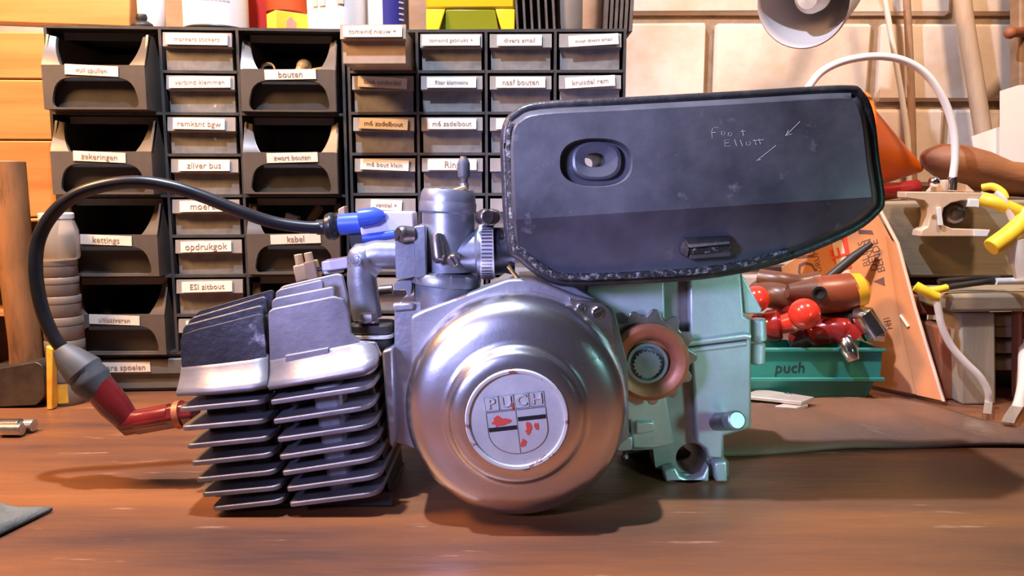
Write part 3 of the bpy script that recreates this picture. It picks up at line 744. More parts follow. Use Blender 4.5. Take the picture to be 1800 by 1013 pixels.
def card_text(body, px, py, size, m, dy=.0006, shear=0):
    p = card(px, py); ex = (card(px - 2.6, py - 10) - p).normalized(); ey = card(px - 10, py + 2.6) - p
    ey = (ey - ex * ey.dot(ex)).normalized(); ez = ex.cross(ey)
    mw = Matrix.Translation(p - Vector((0, dy, 0)) - WL[t.name]) @ Matrix((ex, ey, ez)).transposed().to_4x4()
    return text_obj('lettering', body, size, m, mw, t, .0001, shear=shear)
card_text('ON', 1417, 462, .030, 'card_ink', shear=.25)
card_text('DRUMS', 1435, 455, .0085, 'card_ink')
q = [(1458, 408), (1486, 402), (1500, 486), (1470, 490)]
MB().prism([card(x, y) - Vector((0, .0008, 0)) for x, y in q], (0, .0007, 0)).build('print_block', 'card_red', t)
q = [(1461, 424), (1479, 422), (1494, 484), (1475, 487)]
MB().prism([card(x, y) - Vector((0, .0012, 0)) for x, y in q], (0, .0004, 0)).build('print_block', 'card_cream', t)
card_text('LE', 1478, 455, .026, 'card_red', .0018)
q = [(1508, 404), (1532, 405), (1535, 412), (1509, 411)]
MB().prism([card(x, y) - Vector((0, .0008, 0)) for x, y in q], (0, .0007, 0)).build('print_block', 'card_ink', t)
for i, s_ in enumerate(('BLESS', 'DENIN', 'BENDE')):
    card_text(s_, 1519 + i * 12, 446 + i * 2, .0100, 'card_ink')
q = [(1534, 495), (1553, 487), (1555, 503)]
MB().prism([card(x, y) - Vector((0, .0008, 0)) for x, y in q], (0, .0007, 0)).build('print_mark', 'card_ink', t)
card_text('HI', 1556, 565, .009, 'card_ink', .0045)
MB().tube([card(1578, 553) - Vector((0, .0045, 0)), card(1592, 573) - Vector((0, .0045, 0))], .0014, 8).build('staple', 'card_cream', t)
# tools in the tray
def ball_tool(px, py, Y, rpx, lb):
    c = P(px, py, Y); r = M(rpx, Y)
    t = thing('ball_handle', lb, 'ball handle', c - Vector((0, 0, r)), 0, 'red ball handles in the tray')
    MB().sphere(c, r, 28, (0, 1, 0)).build('ball', 'ball_red', t)
    MB().cyl(c + Vector((-.0, r * .8, 0)), c + Vector((-.006, r + .035, -.004)), r * .35, 16).build('stem', 'handle_red', t)
ball_tool(1414, 552, .648, 28, 'shiny red ball handle in the middle of the tool tray')
ball_tool(1329, 526, .665, 24, 'red ball handle half hidden behind the crankcase')
t = thing('screwdriver', 'screwdriver with dark red and yellow handle lying over the tray', 'screwdriver', P(1440, 545, .69))
MB().tube([P(1384, 512, .672), P(1440, 515, .672)], [.006, .015], 20).build('ferrule', 'handle_brown', t)
MB().tube([P(1430, 520, .672), P(1436, 519, .672), P(1480, 516, .675), P(1498, 512, .675)], [.0145, .0165, .0175, .0165], 24).build('handle', 'handle_orange', t)
MB().tube([P(1496, 513, .675), P(1515, 508, .675), P(1524, 506, .675)], [.0168, .0145, .008], 24).build('end_cap', 'handle_yellow', t)
MB().lathe([(.0042, 0), (.0062, 0), (.0062, .002), (.0042, .002)], P(1440, 516, .655), (-.25, -1, .1), 20, closed=True).build('ring', 'chrome', t)
MB().cyl(P(1440, 516, .655), P(1440, 516, .6565), .0044, 16).build('socket', 'black', t)
o = MB().tube([P(1420, 500, .705), P(1455, 490, .70), P(1500, 452, .70), P(1532, 428, .70)], [.005, .0042, .0042, .0025], 10).build('steel_punch', 'tool_black'); tag(o, 'dark slanting steel punch pointing up right across the cardboard', 'punch')
t = thing('pliers_handle', 'pair of brown tool grips at the back left of the tray', 'tool', P(1370, 520, .70))
MB().tube(pxpath([(1335, 490, .71), (1370, 495, .70), (1405, 500, .70), (1440, 494, .70)]), .009, 14).build('grip', 'handle_brown', t)
MB().tube(pxpath([(1330, 516, .71), (1365, 520, .69), (1395, 528, .685)]), .012, 14).build('grip', 'handle_brown', t)
t = thing('red_screwdriver', 'glossy dark red screwdriver handle under the red ball', 'screwdriver', P(1460, 600, .66))
MB().tube(pxpath([(1400, 598, .69), (1430, 588, .675), (1462, 580, .668), (1488, 585, .662), (1502, 598, .66)]), [.010] * 6 + [.0125] * 6 + [.012] * 6 + [.010] * 6 + [.004], 18).build('handle', 'handle_red', t)
MB().tube(pxpath([(1484, 598, .65), (1492, 615, .645), (1500, 634, .642)], 4), [.0065, .0072, .0075, .0076, .0075, .0072, .0065, .006, .005], 18).build('chrome_tip', 'chrome', t)
t = thing('dark_red_handle', 'dark red round handle beside the crankcase', 'handle', P(1360, 600, .67))
MB().tube(pxpath([(1330, 575, .68), (1352, 574, .672), (1374, 572, .668)], 4), [.012] * 4 + [.0145] * 4 + [.011], 18).build('handle', 'handle_red', t)
MB().tube([P(1370, 572, .668), P(1392, 566, .664)], [.008, .009], 16).build('collar', 'ball_red', t)
t = thing('socket_tool', 'chrome socket on a black bar at the right end of tray', 'socket', P(1530, 600, .66))
MB().tube([P(1440, 560, .675), P(1512, 558, .665)], .0065, 14).build('bar', 'tool_black', t)
MB().tube([P(1508, 556, .664), P(1518, 555, .660), P(1540, 590, .655)], [.009, .0105, .0105], 18).build('socket', 'chrome', t, bevel=.0008)
MB().tube([P(1537, 588, .656), P(1556, 590, .652)], [.0062, .0058], 6).build('hex_end', 'chrome', t)

# old timber rack
YB = .716
t = thing('timber_trestle', 'old grey timber trestle of thick beam, board and posts', 'trestle', (P(1720, 740, YB).x, YB + .03, 0))
MB().plate([(1536, 354), (1960, 350), (1960, 490), (1536, 488)], YB, YB + .075).build('beam', 'old_timber', t, bevel=.003)
MB().plate([(1590, 492), (1960, 490), (1960, 516), (1590, 516)], YB + .02, YB + .07).build('spacer', 'pine_dark', t)
MB().plate([(1668, 518), (1960, 516), (1960, 546), (1672, 550)], .640, .705).build('board', 'old_timber', t, bevel=.003)
def post(pts, Y, dep, m, nm='post'):
    mb = MB().plate(pts, Y, Y + dep); zz = min(v.z for v in mb.v)
    for v in mb.v:
        if v.z < zz + .02: v.z = 0
    return mb.build(nm, m, t, bevel=.002)
post([(1688, 551), (1750, 550), (1750, 733), (1740, 740), (1690, 736)], .645, .03, 'old_timber_up')
post([(1652, 575), (1689, 575), (1689, 740), (1652, 740)], .660, .04, 'timber_red')
MB().plate([(1590, 517), (1668, 522), (1668, 556), (1590, 552)], .690, .70).build('rail', 'timber_red', t, bevel=.002)
for i, y in enumerate((552, 572, 600, 630)):
    MB().plate([(1751, y + 2), (1960, y - 2), (1960, y + 22), (1751, y + 22)], .672, .69).build('slat', 'old_timber', t, bevel=.002)
post([(1792, 545), (1800, 545), (1800, 700), (1792, 700)], .655, .012, 'timber_red')
# dark box beneath the trestle
x0, x1 = P(1735, 700, .71).x, P(1990, 700, .71).x
o = MB().box((x0, .705, 0), (x1, .77, .058)).build('black_toolbox', 'black', bevel=.003); tag(o, 'black box standing in the dark under the timber trestle', 'box')
x0 = P(1590, 700, .74).x
o = MB().box((x0, .80, 0), (x0 + .05, .835, .09)).build('void_filler_crate', 'pine_dark', bevel=.002); tag(o, 'dark crate added to fill the shaded void behind the red post', 'crate')  # crate added so the void behind the post stays dark
# rods with yellow hook on the board
o = MB().tube(pxpath([(1655, 507, .645), (1700, 500, .65), (1760, 492, .655)]), .0026, 10).tube(pxpath([(1650, 495, .655), (1700, 491, .66), (1755, 488, .662)]), .0024, 10).build('black_rods', 'tool_black')
tag(o, 'pair of black rods under the beam behind the small yellow hook', 'rods')
o = MB().tube([P(1750, 495, .652), P(1960, 490, .652)], .0030, 10).build('grey_rod', 'goose_white'); tag(o, 'pale grey rod lying on the trestle board', 'rod')
t = thing('tube_hook', 'small yellow Y-shaped hook holding a clear tube', 'hook', P(1640, 525, .64))
MB().tube(pxpath([(1609, 503, .64), (1622, 510, .638), (1640, 520, .637), (1648, 523, .637)], 4), [.0042] * 13, 12).build('arm', 'hook_yellow', t)
MB().tube(pxpath([(1630, 512, .639), (1648, 510, .639), (1664, 506, .640)], 4), [.0032] * 9, 12).build('arm', 'hook_yellow', t)
MB().tube(pxpath([(1645, 522, .637), (1650, 548, .636), (1656, 575, .636), (1672, 608, .636), (1698, 638, .634), (1722, 662, .632), (1737, 690, .632), (1737, 715, .632), (1733, 752, .60)], 6), .0030, 12).ground(.006).build('tube', 'hose_clear', t)
o = MB().tube(pxpath([(1800, 600, .66), (1799, 630, .65), (1797, 680, .635), (1785, 730, .61), (1773, 768, .585), (1768, 782, .57)], 6), [.0042] * 31, 12).ground(.008).build('clear_hose', 'hose_clear'); tag(o, 'short clear hose coming down at the right edge of the hide', 'hose')
# big yellow hook with clear hose
t = thing('hose_clip', 'big yellow bent clip with a clear hose end beside the beam', 'clip', P(1770, 430, .63))
MB().tube(pxpath([(1728, 350, .648), (1750, 356, .64), (1780, 368, .636), (1803, 378, .634)], 5), [.0055] * 16, 14).build('arm', 'hook_yellow', t)
MB().tube(pxpath([(1804, 372, .634), (1795, 392, .632), (1775, 412, .630), (1742, 436, .628)], 5), [.0075] * 16, 14).build('arm', 'hook_yellow', t, bevel=.001)
MB().tube(pxpath([(1726, 330, .655), (1745, 328, .65), (1762, 338, .645), (1768, 350, .642)], 5), [.003] * 16, 12).build('arm', 'hook_yellow', t)
MB().tube(pxpath([(1750, 338, .64), (1765, 352, .636), (1775, 375, .634), (1784, 395, .632)], 5), .0028, 10).build('hose_end', 'hose_clear', t)
MB().tube(pxpath([(1790, 420, .63), (1792, 450, .63), (1802, 485, .63)], 5), [.008] * 11, 14).build('hose', 'hose_clear', t)
# gooseneck lamp with clamp
YG = .694
t = thing('gooseneck_lamp', 'white gooseneck lamp clipped to the beam by a beige clamp', 'lamp', P(1675, 420, YG))
gp = pxpath([(1395, 235, .705), (1402, 190, .705), (1420, 156, .705), (1445, 126, .705), (1485, 107, .705), (1540, 99, .705), (1590, 107, .705), (1630, 133, .705), (1660, 178, .705), (1676, 228, .705), (1679, 275, .705), (1675, 312, .705)], 8)
MB().tube(gp, M(6.5, .705), 14).build('gooseneck', 'goose_white', t)
MB().tube([P(1675, 311, .705), P(1673, 336, .705)], M(8, .705), 14).build('ferrule', 'chrome', t, bevel=.0006)
MB().lathe([(.008, 0), (.014, .012), (.018, .05), (.016, .05), (.012, .014), (.002, .004)], P(1395, 232, .705), (-.1, .1, -1), 24).build('lamp_head', 'goose_white', t)
cl = [(1592, 337), (1738, 339), (1740, 352), (1690, 353), (1672, 357), (1659, 366), (1655, 384), (1659, 396), (1674, 402), (1742, 404), (1736, 416), (1618, 416), (1620, 405), (1631, 399), (1635, 380), (1633, 362), (1624, 353), (1592, 348)]
MB().plate(cl, YG, YG + .016).build('clamp', 'clip_beige', t, bevel=.0008)
MB().plate([(1648, 366), (1654, 364), (1658, 396), (1651, 396)], YG - .0025, YG - .0002).build('pad', 'pad_white', t)
MB().plate([(1703, 350), (1722, 351), (1722, 365), (1704, 364)], YG - .002, YG + .012).build('pad', 'pad_white', t, bevel=.0006)
MB().plate([(1713, 405), (1740, 405), (1735, 415), (1713, 415)], YG - .002, YG - .0002).build('pad', 'pad_white', t)
MB().lathe([(.010, 0), (.010, .006), (.007, .010), (.003, .011)], P(1672, 376, YG + .015), (0, -1, 0), 20).build('knob', 'screw_steel', t)
MB().lathe([(.0018, 0), (.0016, .0008)], P(1641, 380, YG), (0, -1, 0), 10).build('rivet', 'brass', t)
MB().prism([P(1632, 337, .709), P(1650, 318, .709), P(1665, 316, .709), P(1700, 325, .709), P(1715, 338, .709)], (0, .006, 0)).build('spring_plate', 'clip_beige', t, bevel=.0006)
MB().sphere(P(1642, 320, .705), .005, 14).build('spring_end', 'chrome', t)
# brown leather glove-like pouch on the beam
prof = [(1622, 272), (1640, 258), (1665, 252), (1700, 258), (1740, 270), (1775, 285), (1800, 287), (1900, 290), (1900, 345), (1800, 343), (1740, 338), (1700, 325), (1660, 310), (1632, 295)]
pc = [P(x, y, .70) for x, y in prof]
bm_ = MB(); cx = sum((v.x for v in pc)) / len(pc)
def cross_tube(tops, bots, Y, depth, seg=16):
    mb = MB(); n = len(tops); k = 0
    for (tp, bt) in zip(tops, bots):
        a, b = P(*tp, Y), P(*bt, Y); c = (a + b) / 2; r = (a - b) / 2; dd = min(depth, r.length * 1.6)
        for j in range(seg):
            th = 2 * math.pi * j / seg
            mb.v.append(c + r * math.cos(th) + Vector((0, dd * math.sin(th), 0)))
    for i in range(n - 1):
        for j in range(seg):
            a, b = i * seg + j, i * seg + (j + 1) % seg
            mb.f.append((a, b, b + seg, a + seg))
    mb.f.append(tuple(range(seg))); mb.f.append(tuple((n - 1) * seg + j for j in range(seg)))
    return mb
o = cross_tube([(1620, 273), (1630, 262), (1650, 253), (1690, 254), (1730, 265), (1770, 283), (1800, 286), (1860, 288), (1930, 290)],
               [(1621, 279), (1634, 300), (1655, 314), (1700, 330), (1740, 340), (1775, 345), (1800, 347), (1860, 349), (1930, 350)], .750, .028).build('leather_pouch', 'leather_brown', ang=80)
tag(o, 'long brown leather pouch lying on top of the timber beam', 'pouch')
# orange funnel, red tool
tip = P(1622, 298, .755); ba = P(1478, 262, .755); axv = tip - ba; L = axv.length
t = thing('orange_funnel', 'orange plastic funnel lying with its tip to the right', 'funnel', (ba.x, .755, P(1530, 353, .755).z))
MB().lathe([(.052, 0), (.052, .006), (.047, .008), (.003, L * .985), (.0012, L)], ba, axv, 40).build('cone', 'funnel_orange', t)
MB().lathe([(.054, -.004), (.056, -.004), (.056, .002), (.053, .002)], ba, axv, 40, closed=True).build('rim', 'funnel_orange', t)
o = MB().tube(pxpath([(1500, 336, .735), (1550, 338, .735), (1590, 333, .735), (1612, 329, .737)]), .0075, 14).build('red_tool_grip', 'handle_red'); tag(o, 'dark red tool grip lying on the beam below the funnel', 'tool')
# papers
def sheet(pts, Y, lb, dep=.0006, lean=.0):
    o = MB().prism([P(x, y, Y + (350 - y) * lean / 100) for x, y in pts], (0, dep, 0)).build('paper_sheet', 'paper'); tag(o, lb, 'paper', 'papers behind the pouch')
sheet([(1758, 160), (1790, 150), (1830, 146), (1830, 345), (1758, 345)], .785, 'tall white paper sheet standing at the right edge')
sheet([(1708, 240), (1760, 222), (1768, 345), (1726, 345)], .792, 'low white paper sheet behind the tall one')
# things on the wall
def hang(nm, m, pts, r, lb, cat, seg=12):
    o = MB().tube(pxpath(pts, 5), r, seg).build(nm, m); return tag(o, lb, cat)
hang('pull_cord', 'cord_cream', [(1548, -60, .93), (1556, 0, .93), (1575, 110, .93), (1590, 200, .932), (1597, 268, .935), (1600, 420, .935)], .0032, 'cream cord hanging down left of the thin brown rod', 'cord')
hang('thin_rod', 'rust_brown', [(1590, -80, .975), (1598, 80, .975), (1602, 180, .975), (1608, 420, .97)], .0045, 'thin brown rod leaning on the wall beside the cord', 'rod')
hang('wall_pipe', 'pipe_tan', [(1682, -80, .965), (1697, 40, .96), (1715, 150, .955), (1732, 260, .95), (1745, 350, .945)], .0098, 'thick tan pipe leaning on the brick wall', 'pipe')
o = MB().plate([(1793, -90), (1860, -90), (1860, 420), (1793, 420)], .945, .965).build('wall_batten', 'brown_board', bevel=.002)
MATS['brown_board']
tag(o, 'upright wooden batten at the right edge of the wall', 'batten')
t = thing('wall_peg', 'rusty red peg sticking out from the upright batten', 'peg', P(1795, 66, .94))
MB().tube([P(1774, 58, .925), P(1786, 57, .93), P(1800, 56, .9448)], [.0062, .0055, .006], 14).build('peg', 'timber_red', t, bevel=.001)
MB().sphere(P(1776, 58, .925), .0068, 14, (1, 0, 0)).build('peg_head', 'timber_red', t)
# lamp shade
cs = P(1411, 2, .80); axv = Vector((.60, .70, .34)).normalized()
t = thing('cone_lamp', 'grey cone lamp shade with a pale bulb inside, above the wall', 'lamp', cs)
MB().lathe([(.0455, -.001), (.0468, 0), (.0462, .004), (.036, .075), (.020, .115), (.0, .118), (.0, .114), (.019, .111), (.0345, .074), (.0445, .004)], cs, axv, 48, closed=True).build('shade', 'lamp_grey', t)
MB().lathe([(.0, .010), (.010, .0125), (.0165, .022), (.0170, .034), (.012, .052), (.010, .110)], cs, axv, 28).build('bulb', 'lamp_white', t)
pe = cs + axv * .116
MB().tube(cr([pe, pe + Vector((.02, .02, .04)), pe + Vector((.03, .06, .08)), Vector((pe.x + .03, YW, pe.z + .10))], 6), .006, 12).build('arm', 'lamp_grey', t)

# ================================================================== THE ENGINE
eng = thing('moped_engine', 'small two-stroke moped engine with round polished cover and black air box', 'engine', (0.0, 0.46, 0.0))
# --- crankcase, left half
cc = MB().plate(round_poly([(693, 541), (700, 532), (850, 530), (905, 494), (1000, 500), (1080, 545), (1104, 640), (1106, 770), (1060, 805), (760, 800), (693, 778)], 6, 3), .449, .53)
case = cc.build('crankcase', 'case_left', eng, bevel=.0012)
MB().plate([(690, 534), (728, 534), (726, 545), (690, 548)], .446, .452).build('lip', 'case_left', case, bevel=.001)
MB().plate(round_poly([(722, 557), (745, 546), (832, 514), (893, 492), (938, 491), (1012, 521), (1058, 533), (1076, 550), (1086, 640), (1040, 720), (760, 720), (722, 650)], [6, 8, 8, 8, 8, 8, 8, 6, 0, 0, 0, 0], 3), .438, .449).build('cover_plate', 'case_left', case, bevel=.0012)
def slot_screw(parent, c, r, m='screw_steel', d=.004, rot=.5, ax=(0, -1, 0)):
    o = MB().lathe([(r, 0), (r, d * .7), (r * .82, d)], c, ax, 20).build('screw', m, parent)
    A_ = Vector(ax).normalized(); u = Vector((math.cos(rot), 0, math.sin(rot))); u = (u - A_ * u.dot(A_)).normalized(); v_ = A_.cross(u)
    e = Vector(c) + A_ * (d + .0002)
    return o
# lug with two screws, right of the cover
lug = MB().plate(round_poly([(1000, 523), (1012, 528), (1060, 533), (1071, 545), (1082, 612), (1060, 600), (1010, 555)], 4, 3), .4335, .4378).build('cover_lug', 'polished_alu', case, bevel=.0008)
for (x, y, r) in ((1050, 549, 11), (1021, 541, 8)):
    slot_screw(case, P(x, y, .4335), M(r, .433), 'chrome', .0022)
    a = P(x, y, .4312)
    MB().box((a.x - .0029, a.y - .0002, a.z - .0004), (a.x + .0029, a.y + .0006, a.z + .0004), Matrix.Rotation(R(-25), 3, 'Y')).build('screw_slot', 'core_dark', case)
# --- flywheel cover
C0 = Vector((0.0025, 0, 0.0640))
prof = [(.0635, .452), (.0635, .446), (.0628, .444), (.0626, .428), (.0622, .420), (.0610, .4140), (.0588, .4095), (.0555, .4064), (.0515, .4044), (.046, .4030), (.0412, .4021), (.0388, .4016), (.0374, .4004), (.0366, .3982), (.0359, .3964), (.0346, .3950), (.0328, .3942), (.030, .3936), (.0275, .3934), (.0272, .3950), (.0, .3950)]
dense = []
for i in range(len(prof) - 1):
    dense.append(prof[i])
cov = MB().lathe([(r, -h) for r, h in prof], C0, (0, -1, 0), 128).build('flywheel_cover', 'polished_alu', eng, ang=50)
EC = Vector((0.0040, 0, 0.0655))
def em(u, v, y): # emblem plane: u right, v up, rotated with the badge
    a = R(6.5); return Vector((C0.x + u * math.cos(a) - v * math.sin(a), y, C0.z + u * math.sin(a) + v * math.cos(a)))
MB().lathe([(.0271, -.3949), (.0271, -.3938), (.0, -.3938)], C0, (0, -1, 0), 72).build('emblem_disc', 'emblem_paint', cov)
MB().lathe([(.0272, -.3940), (.0272, -.3924), (.0266, -.3918), (.0252, -.3920), (.0247, -.3930), (.0247, -.3940)], C0, (0, -1, 0), 96, closed=True).build('emblem_ring', 'emblem_rim', cov)
YE = .3938; S = .0263 / 92   # metres per badge pixel
def eb(x, y): return ((x - 916) * S, (749 - y) * S)
def badge(pts, th, nm, m, lift=0, bevel=0):
    return MB().prism([em(u, v, YE - lift) for u, v in pts], (0, -th, 0)).build(nm, m, cov, bevel=bevel)
# crest field: local badge units (already un-rotated), shield 0.029 wide
SW = .0156
shield = [(-SW, .0052), (SW, .0052), (SW, -.0060)] + [(SW * math.cos(R(t_)), -.0060 - .0125 * math.sin(R(t_))) for t_ in range(10, 175, 10)] + [(-SW, -.0060)]
badge(shield, .0004, 'shield', 'emblem_paint')
ol = MB(); pl = [em(u, v, YE - .0004) for u, v in shield] + [em(*shield[0], YE - .0004)]
ol.tube(pl, .00028, 6); ol.tube([em(0, .0052, YE - .0004), em(0, -.0183, YE - .0004)], .0003, 6)
ol.build('shield_outline', 'emblem_groove', cov)
badge([(-SW + .0004, -.0052), (-.0004, -.0052), (-.0004, -.0030), (-SW + .0004, -.0030)], .0003, 'black_bar', 'black', .0004)
badge([(.0006, -.0010), (SW - .0003, -.0010), (SW - .0003, .0012), (.0006, .0012)], .0003, 'black_bar', 'black', .0004)
# PUCH tiles
for ch, x in zip('PUCH', (-.0122, -.0043, .0037, .0118)):
    badge(round_poly([(x - .0037, .0060), (x + .0037, .0060), (x + .0037, .0136), (x - .0037, .0136)], .0006, 2), .0004, 'letter_tile', 'emblem_paint', 0, .0001)
    ol = MB(); pts = [em(u, v, YE - .0004) for u, v in ((x - .0037, .0060), (x + .0037, .0060), (x + .0037, .0136), (x - .0037, .0136), (x - .0033, .0060))]
    ol.tube(pts, .00016, 5).build('tile_outline', 'emblem_groove', cov)
    p = em(x, .0098, YE - .0007) - WL[eng.name]
    text_obj('lettering', ch, .0080, 'emblem_paint', Matrix.Translation(p) @ Matrix.Rotation(R(-6.5), 4, 'Y') @ Matrix.Rotation(R(90), 4, 'X') @ Matrix.Diagonal((1.05, 1, 1, 1)), cov, .0005)
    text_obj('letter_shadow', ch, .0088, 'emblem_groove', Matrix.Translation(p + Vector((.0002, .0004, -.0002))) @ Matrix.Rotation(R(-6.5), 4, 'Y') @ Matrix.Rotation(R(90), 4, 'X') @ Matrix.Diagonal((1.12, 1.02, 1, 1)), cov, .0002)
rnd = random.Random(3)
def blob(u, v, ru, rv, seed):
    q = random.Random(seed); n = 14
    badge([(u + ru * math.cos(2 * math.pi * i / n) * q.uniform(.55, 1.15), v + rv * math.sin(2 * math.pi * i / n) * q.uniform(.55, 1.15)) for i in range(n)], .0002 + seed * .00002, 'paint_flake', 'flake_red', .0004)
for i, (u, v, ru, rv) in enumerate(((-.0088, -.0008, .0042, .0020), (-.0098, .0012, .0020, .0016), (-.0052, -.0004, .0022, .0014), (.0058, -.0044, .0018, .0026), (.0052, -.0070, .0012, .0016), (.0098, -.0046, .0010, .0017), (.0021, -.0132, .0013, .0022), (.0140, .0096, .0006, .0016), (-.0016, .0078, .0006, .0022))):
    blob(u, v, ru * 1.3, rv * 1.25, i + 5)
MB().prism([em(-.002, -.0262, .3942), em(.0055, -.0250, .3942), em(.004, -.0278, .3942), em(.0015, -.0285, .3942)], (0, -.0008, 0)).build('rim_chip', 'emblem_groove', cov)

# --- crankcase, right half
YR = .470
hole = [(1215 + 27 * math.cos(R(a)), 806 + 27 * math.sin(R(a))) for a in range(0, 360, 15)]
body = [(1030, 470), (1302, 470), (1306, 556), (1320, 560), (1320, 752), (1272, 766), (1272, 808), (1281, 812), (1280, 857), (1170, 866), (1166, 828), (1152, 822), (1148, 790), (1112, 792), (1108, 740), (1060, 730), (1030, 700)]
zz0 = min(P(x, y, YR).z for x, y in body)
rc = MB().plate(body, YR + .008, YR + .065, [hole]).ground().build('crankcase_half', 'case_reflect_brown', eng, bevel=.001)
MB().plate([(1030, 470), (1168, 470), (1170, 600), (1172, 700), (1186, 782), (1150, 790), (1112, 790), (1108, 740), (1060, 730), (1030, 700)], YR, YR + .008).build('face_panel', 'case_alu', rc, bevel=.0014)
MB().plate([(1212, 470), (1302, 470), (1308, 556), (1320, 562), (1320, 752), (1290, 762), (1272, 766), (1270, 806), (1246, 806), (1242, 790), (1226, 779), (1222, 700), (1213, 600)], YR, YR + .008).build('face_panel', 'case_alu', rc, bevel=.0014)
MB().plate([(1166, 828), (1188, 822), (1196, 838), (1215, 846), (1236, 838), (1246, 818), (1246, 862), (1170, 868)], YR - .002, YR + .008).ground().build('foot', 'case_alu', rc, bevel=.0014)
MB().plate([(1256, 815), (1278, 811), (1279, 858), (1258, 861)], YR - .002, YR + .008).ground().build('foot', 'case_alu', rc, bevel=.0014)
MB().plate([(1118, 742), (1150, 742), (1150, 760), (1118, 765)], YR - .003, YR + .004).build('boss', 'case_alu', rc, bevel=.001)
# seam ridge
MB().tube([P(1200, 604, YR), P(1308, 590, YR), P(1318, 592, YR)], [.0022, .0026, .0022], 12).build('seam_rib', 'case_alu', rc)
MB().tube([P(1200, 618, YR), P(1310, 604, YR)], [.0018, .0018], 12).build('seam_rib', 'case_alu', rc)
MB().plate([(1206, 609), (1312, 595), (1312, 601), (1206, 617)], YR - .0006, YR + .001).build('seam_gap', 'core_dark', rc)
MB().tube([P(1332, 560, YR + .012), P(1334, 600, YR + .012)], M(14, YR), 20).build('hinge_boss', 'case_alu', rc, bevel=.0012)
MB().tube([P(1332, 603, YR + .012), P(1331, 640, YR + .012)], M(13.5, YR), 20).build('hinge_boss', 'case_alu', rc, bevel=.0012)
MB().plate([(1303, 480), (1309, 552), (1337, 552), (1340, 544)], YR + .006, YR + .010).build('gusset', 'case_alu', rc, bevel=.0008)
MB().tube([P(1258, 742, YR + .003), P(1284, 740, .455)], M(16, YR), 20).build('stud', 'screw_steel', rc, bevel=.0008)
MB().tube([P(1284, 740, .456), P(1296, 739, .447)], M(17, YR), 18).build('stud_end', 'shaft_steel', rc, bevel=.0012)
# shadow side behind the foot
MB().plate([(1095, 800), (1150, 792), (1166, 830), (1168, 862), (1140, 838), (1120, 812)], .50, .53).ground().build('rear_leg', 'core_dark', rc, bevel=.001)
MB().plate([(1085, 770), (1112, 768), (1112, 792), (1085, 796)], .462, .50).build('drain_lug', 'case_alu', rc, bevel=.001)
MB().tube([P(1096, 800, .46), P(1100, 806, .46)], M(7, .46), 12).build('drain_bolt', 'screw_steel', rc)
# --- sprocket
SC0 = P(1141, 630, .458)
def ringpts(c, n, r0, r1):
    out = []
    for i in range(n):
        a0 = 2 * math.pi * i / n
        for da, r in ((-.30, r0), (-.13, r1 * .97), (-.06, r1), (.06, r1), (.13, r1 * .97), (.30, r0)):
            a = a0 + da * 2 * math.pi / n * 1.35; out.append((c.x + r * math.cos(a), c.z + r * math.sin(a)))
    return out
sp = MB().prism([(x, .460, z) for x, z in ringpts(SC0, 13, M(74, .46), M(88, .46))], (0, .003, 0)).build('drive_sprocket', 'sprocket_steel', eng, bevel=.0006)
cu = P(1143, 637, .452)
MB().lathe([(M(68, .455), -.006), (M(71, .455), -.003), (M(70, .455), .0005), (M(62, .455), .0022), (M(50, .455), .0010), (M(42, .455), -.0015), (M(38, .455), -.005), (M(36, .455), -.0075)], cu, (0, -1, 0), 56).build('bearing_cup', 'copper_cup', sp)
MB().lathe([(M(36.5, .455), -.007), (M(36.5, .455), -.001), (M(31, .455), -.001), (M(30, .455), -.004)], P(1139, 640, .453), (0, -1, 0), 40).build('seal_ring', 'shaft_steel', sp)
sh = MB(); shc = P(1138, 641, .452)
pts = []
for i in range(20):
    for da, r in ((-.3, .0076), (-.15, .0084), (.15, .0084), (.3, .0076)):
        a = 2 * math.pi * (i + da) / 20; pts.append((shc.x + r * math.cos(a), shc.y, shc.z + r * math.sin(a)))
sh.prism(pts, (0, .02, 0)).build('splined_shaft', 'shaft_steel', sp)

# --- cylinder and head
YF, YCc = .416, .470
YBk = 2 * YCc - YF
def fin(part, p0, p1, th, right_round=0, left_round=0, m='fin_alu', yf=YF, yb=None):
    a, b = P(*p0, yf), P(*p1, yf); yb = yb or YBk
    d = (b - a).normalized(); nrm = Vector((-d.z, 0, d.x)); 
    L = (b - a).length; pts2 = [(0, 0), (L, 0), (L, yb - yf), (0, yb - yf)]
    pts2 = round_poly(pts2, [left_round, right_round, right_round, left_round], 5)
    return MB().prism([a + d * u + Vector((0, v, 0)) for u, v in pts2], -nrm * th).build('fin', m, part, bevel=.0007)
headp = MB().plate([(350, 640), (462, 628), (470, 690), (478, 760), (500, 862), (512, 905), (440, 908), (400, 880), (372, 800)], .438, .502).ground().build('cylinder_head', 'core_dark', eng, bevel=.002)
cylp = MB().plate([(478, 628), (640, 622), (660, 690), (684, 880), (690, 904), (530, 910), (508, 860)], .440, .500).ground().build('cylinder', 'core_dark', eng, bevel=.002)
HF = [((312, 717), (465, 702)), ((317, 750), (468, 736)), ((325, 782), (473, 767)), ((333, 812), (478, 796)), ((342, 841), (485, 826)), ((352, 867), (491, 854)), ((371, 892), (496, 878))]
for a, b in HF: fin(headp, a, b, .0030, right_round=.006, left_round=.004)
CF = [((474, 704), (652, 677)), ((479, 738), (652, 712)), ((486, 770), (656, 745)), ((490, 801), (659, 775)), ((495, 829), (663, 803)), ((503, 857), (668, 834)), ((508, 884), (668, 864))]
for a, b in CF: fin(cylp, a, b, .0030, right_round=.010, left_round=.002)
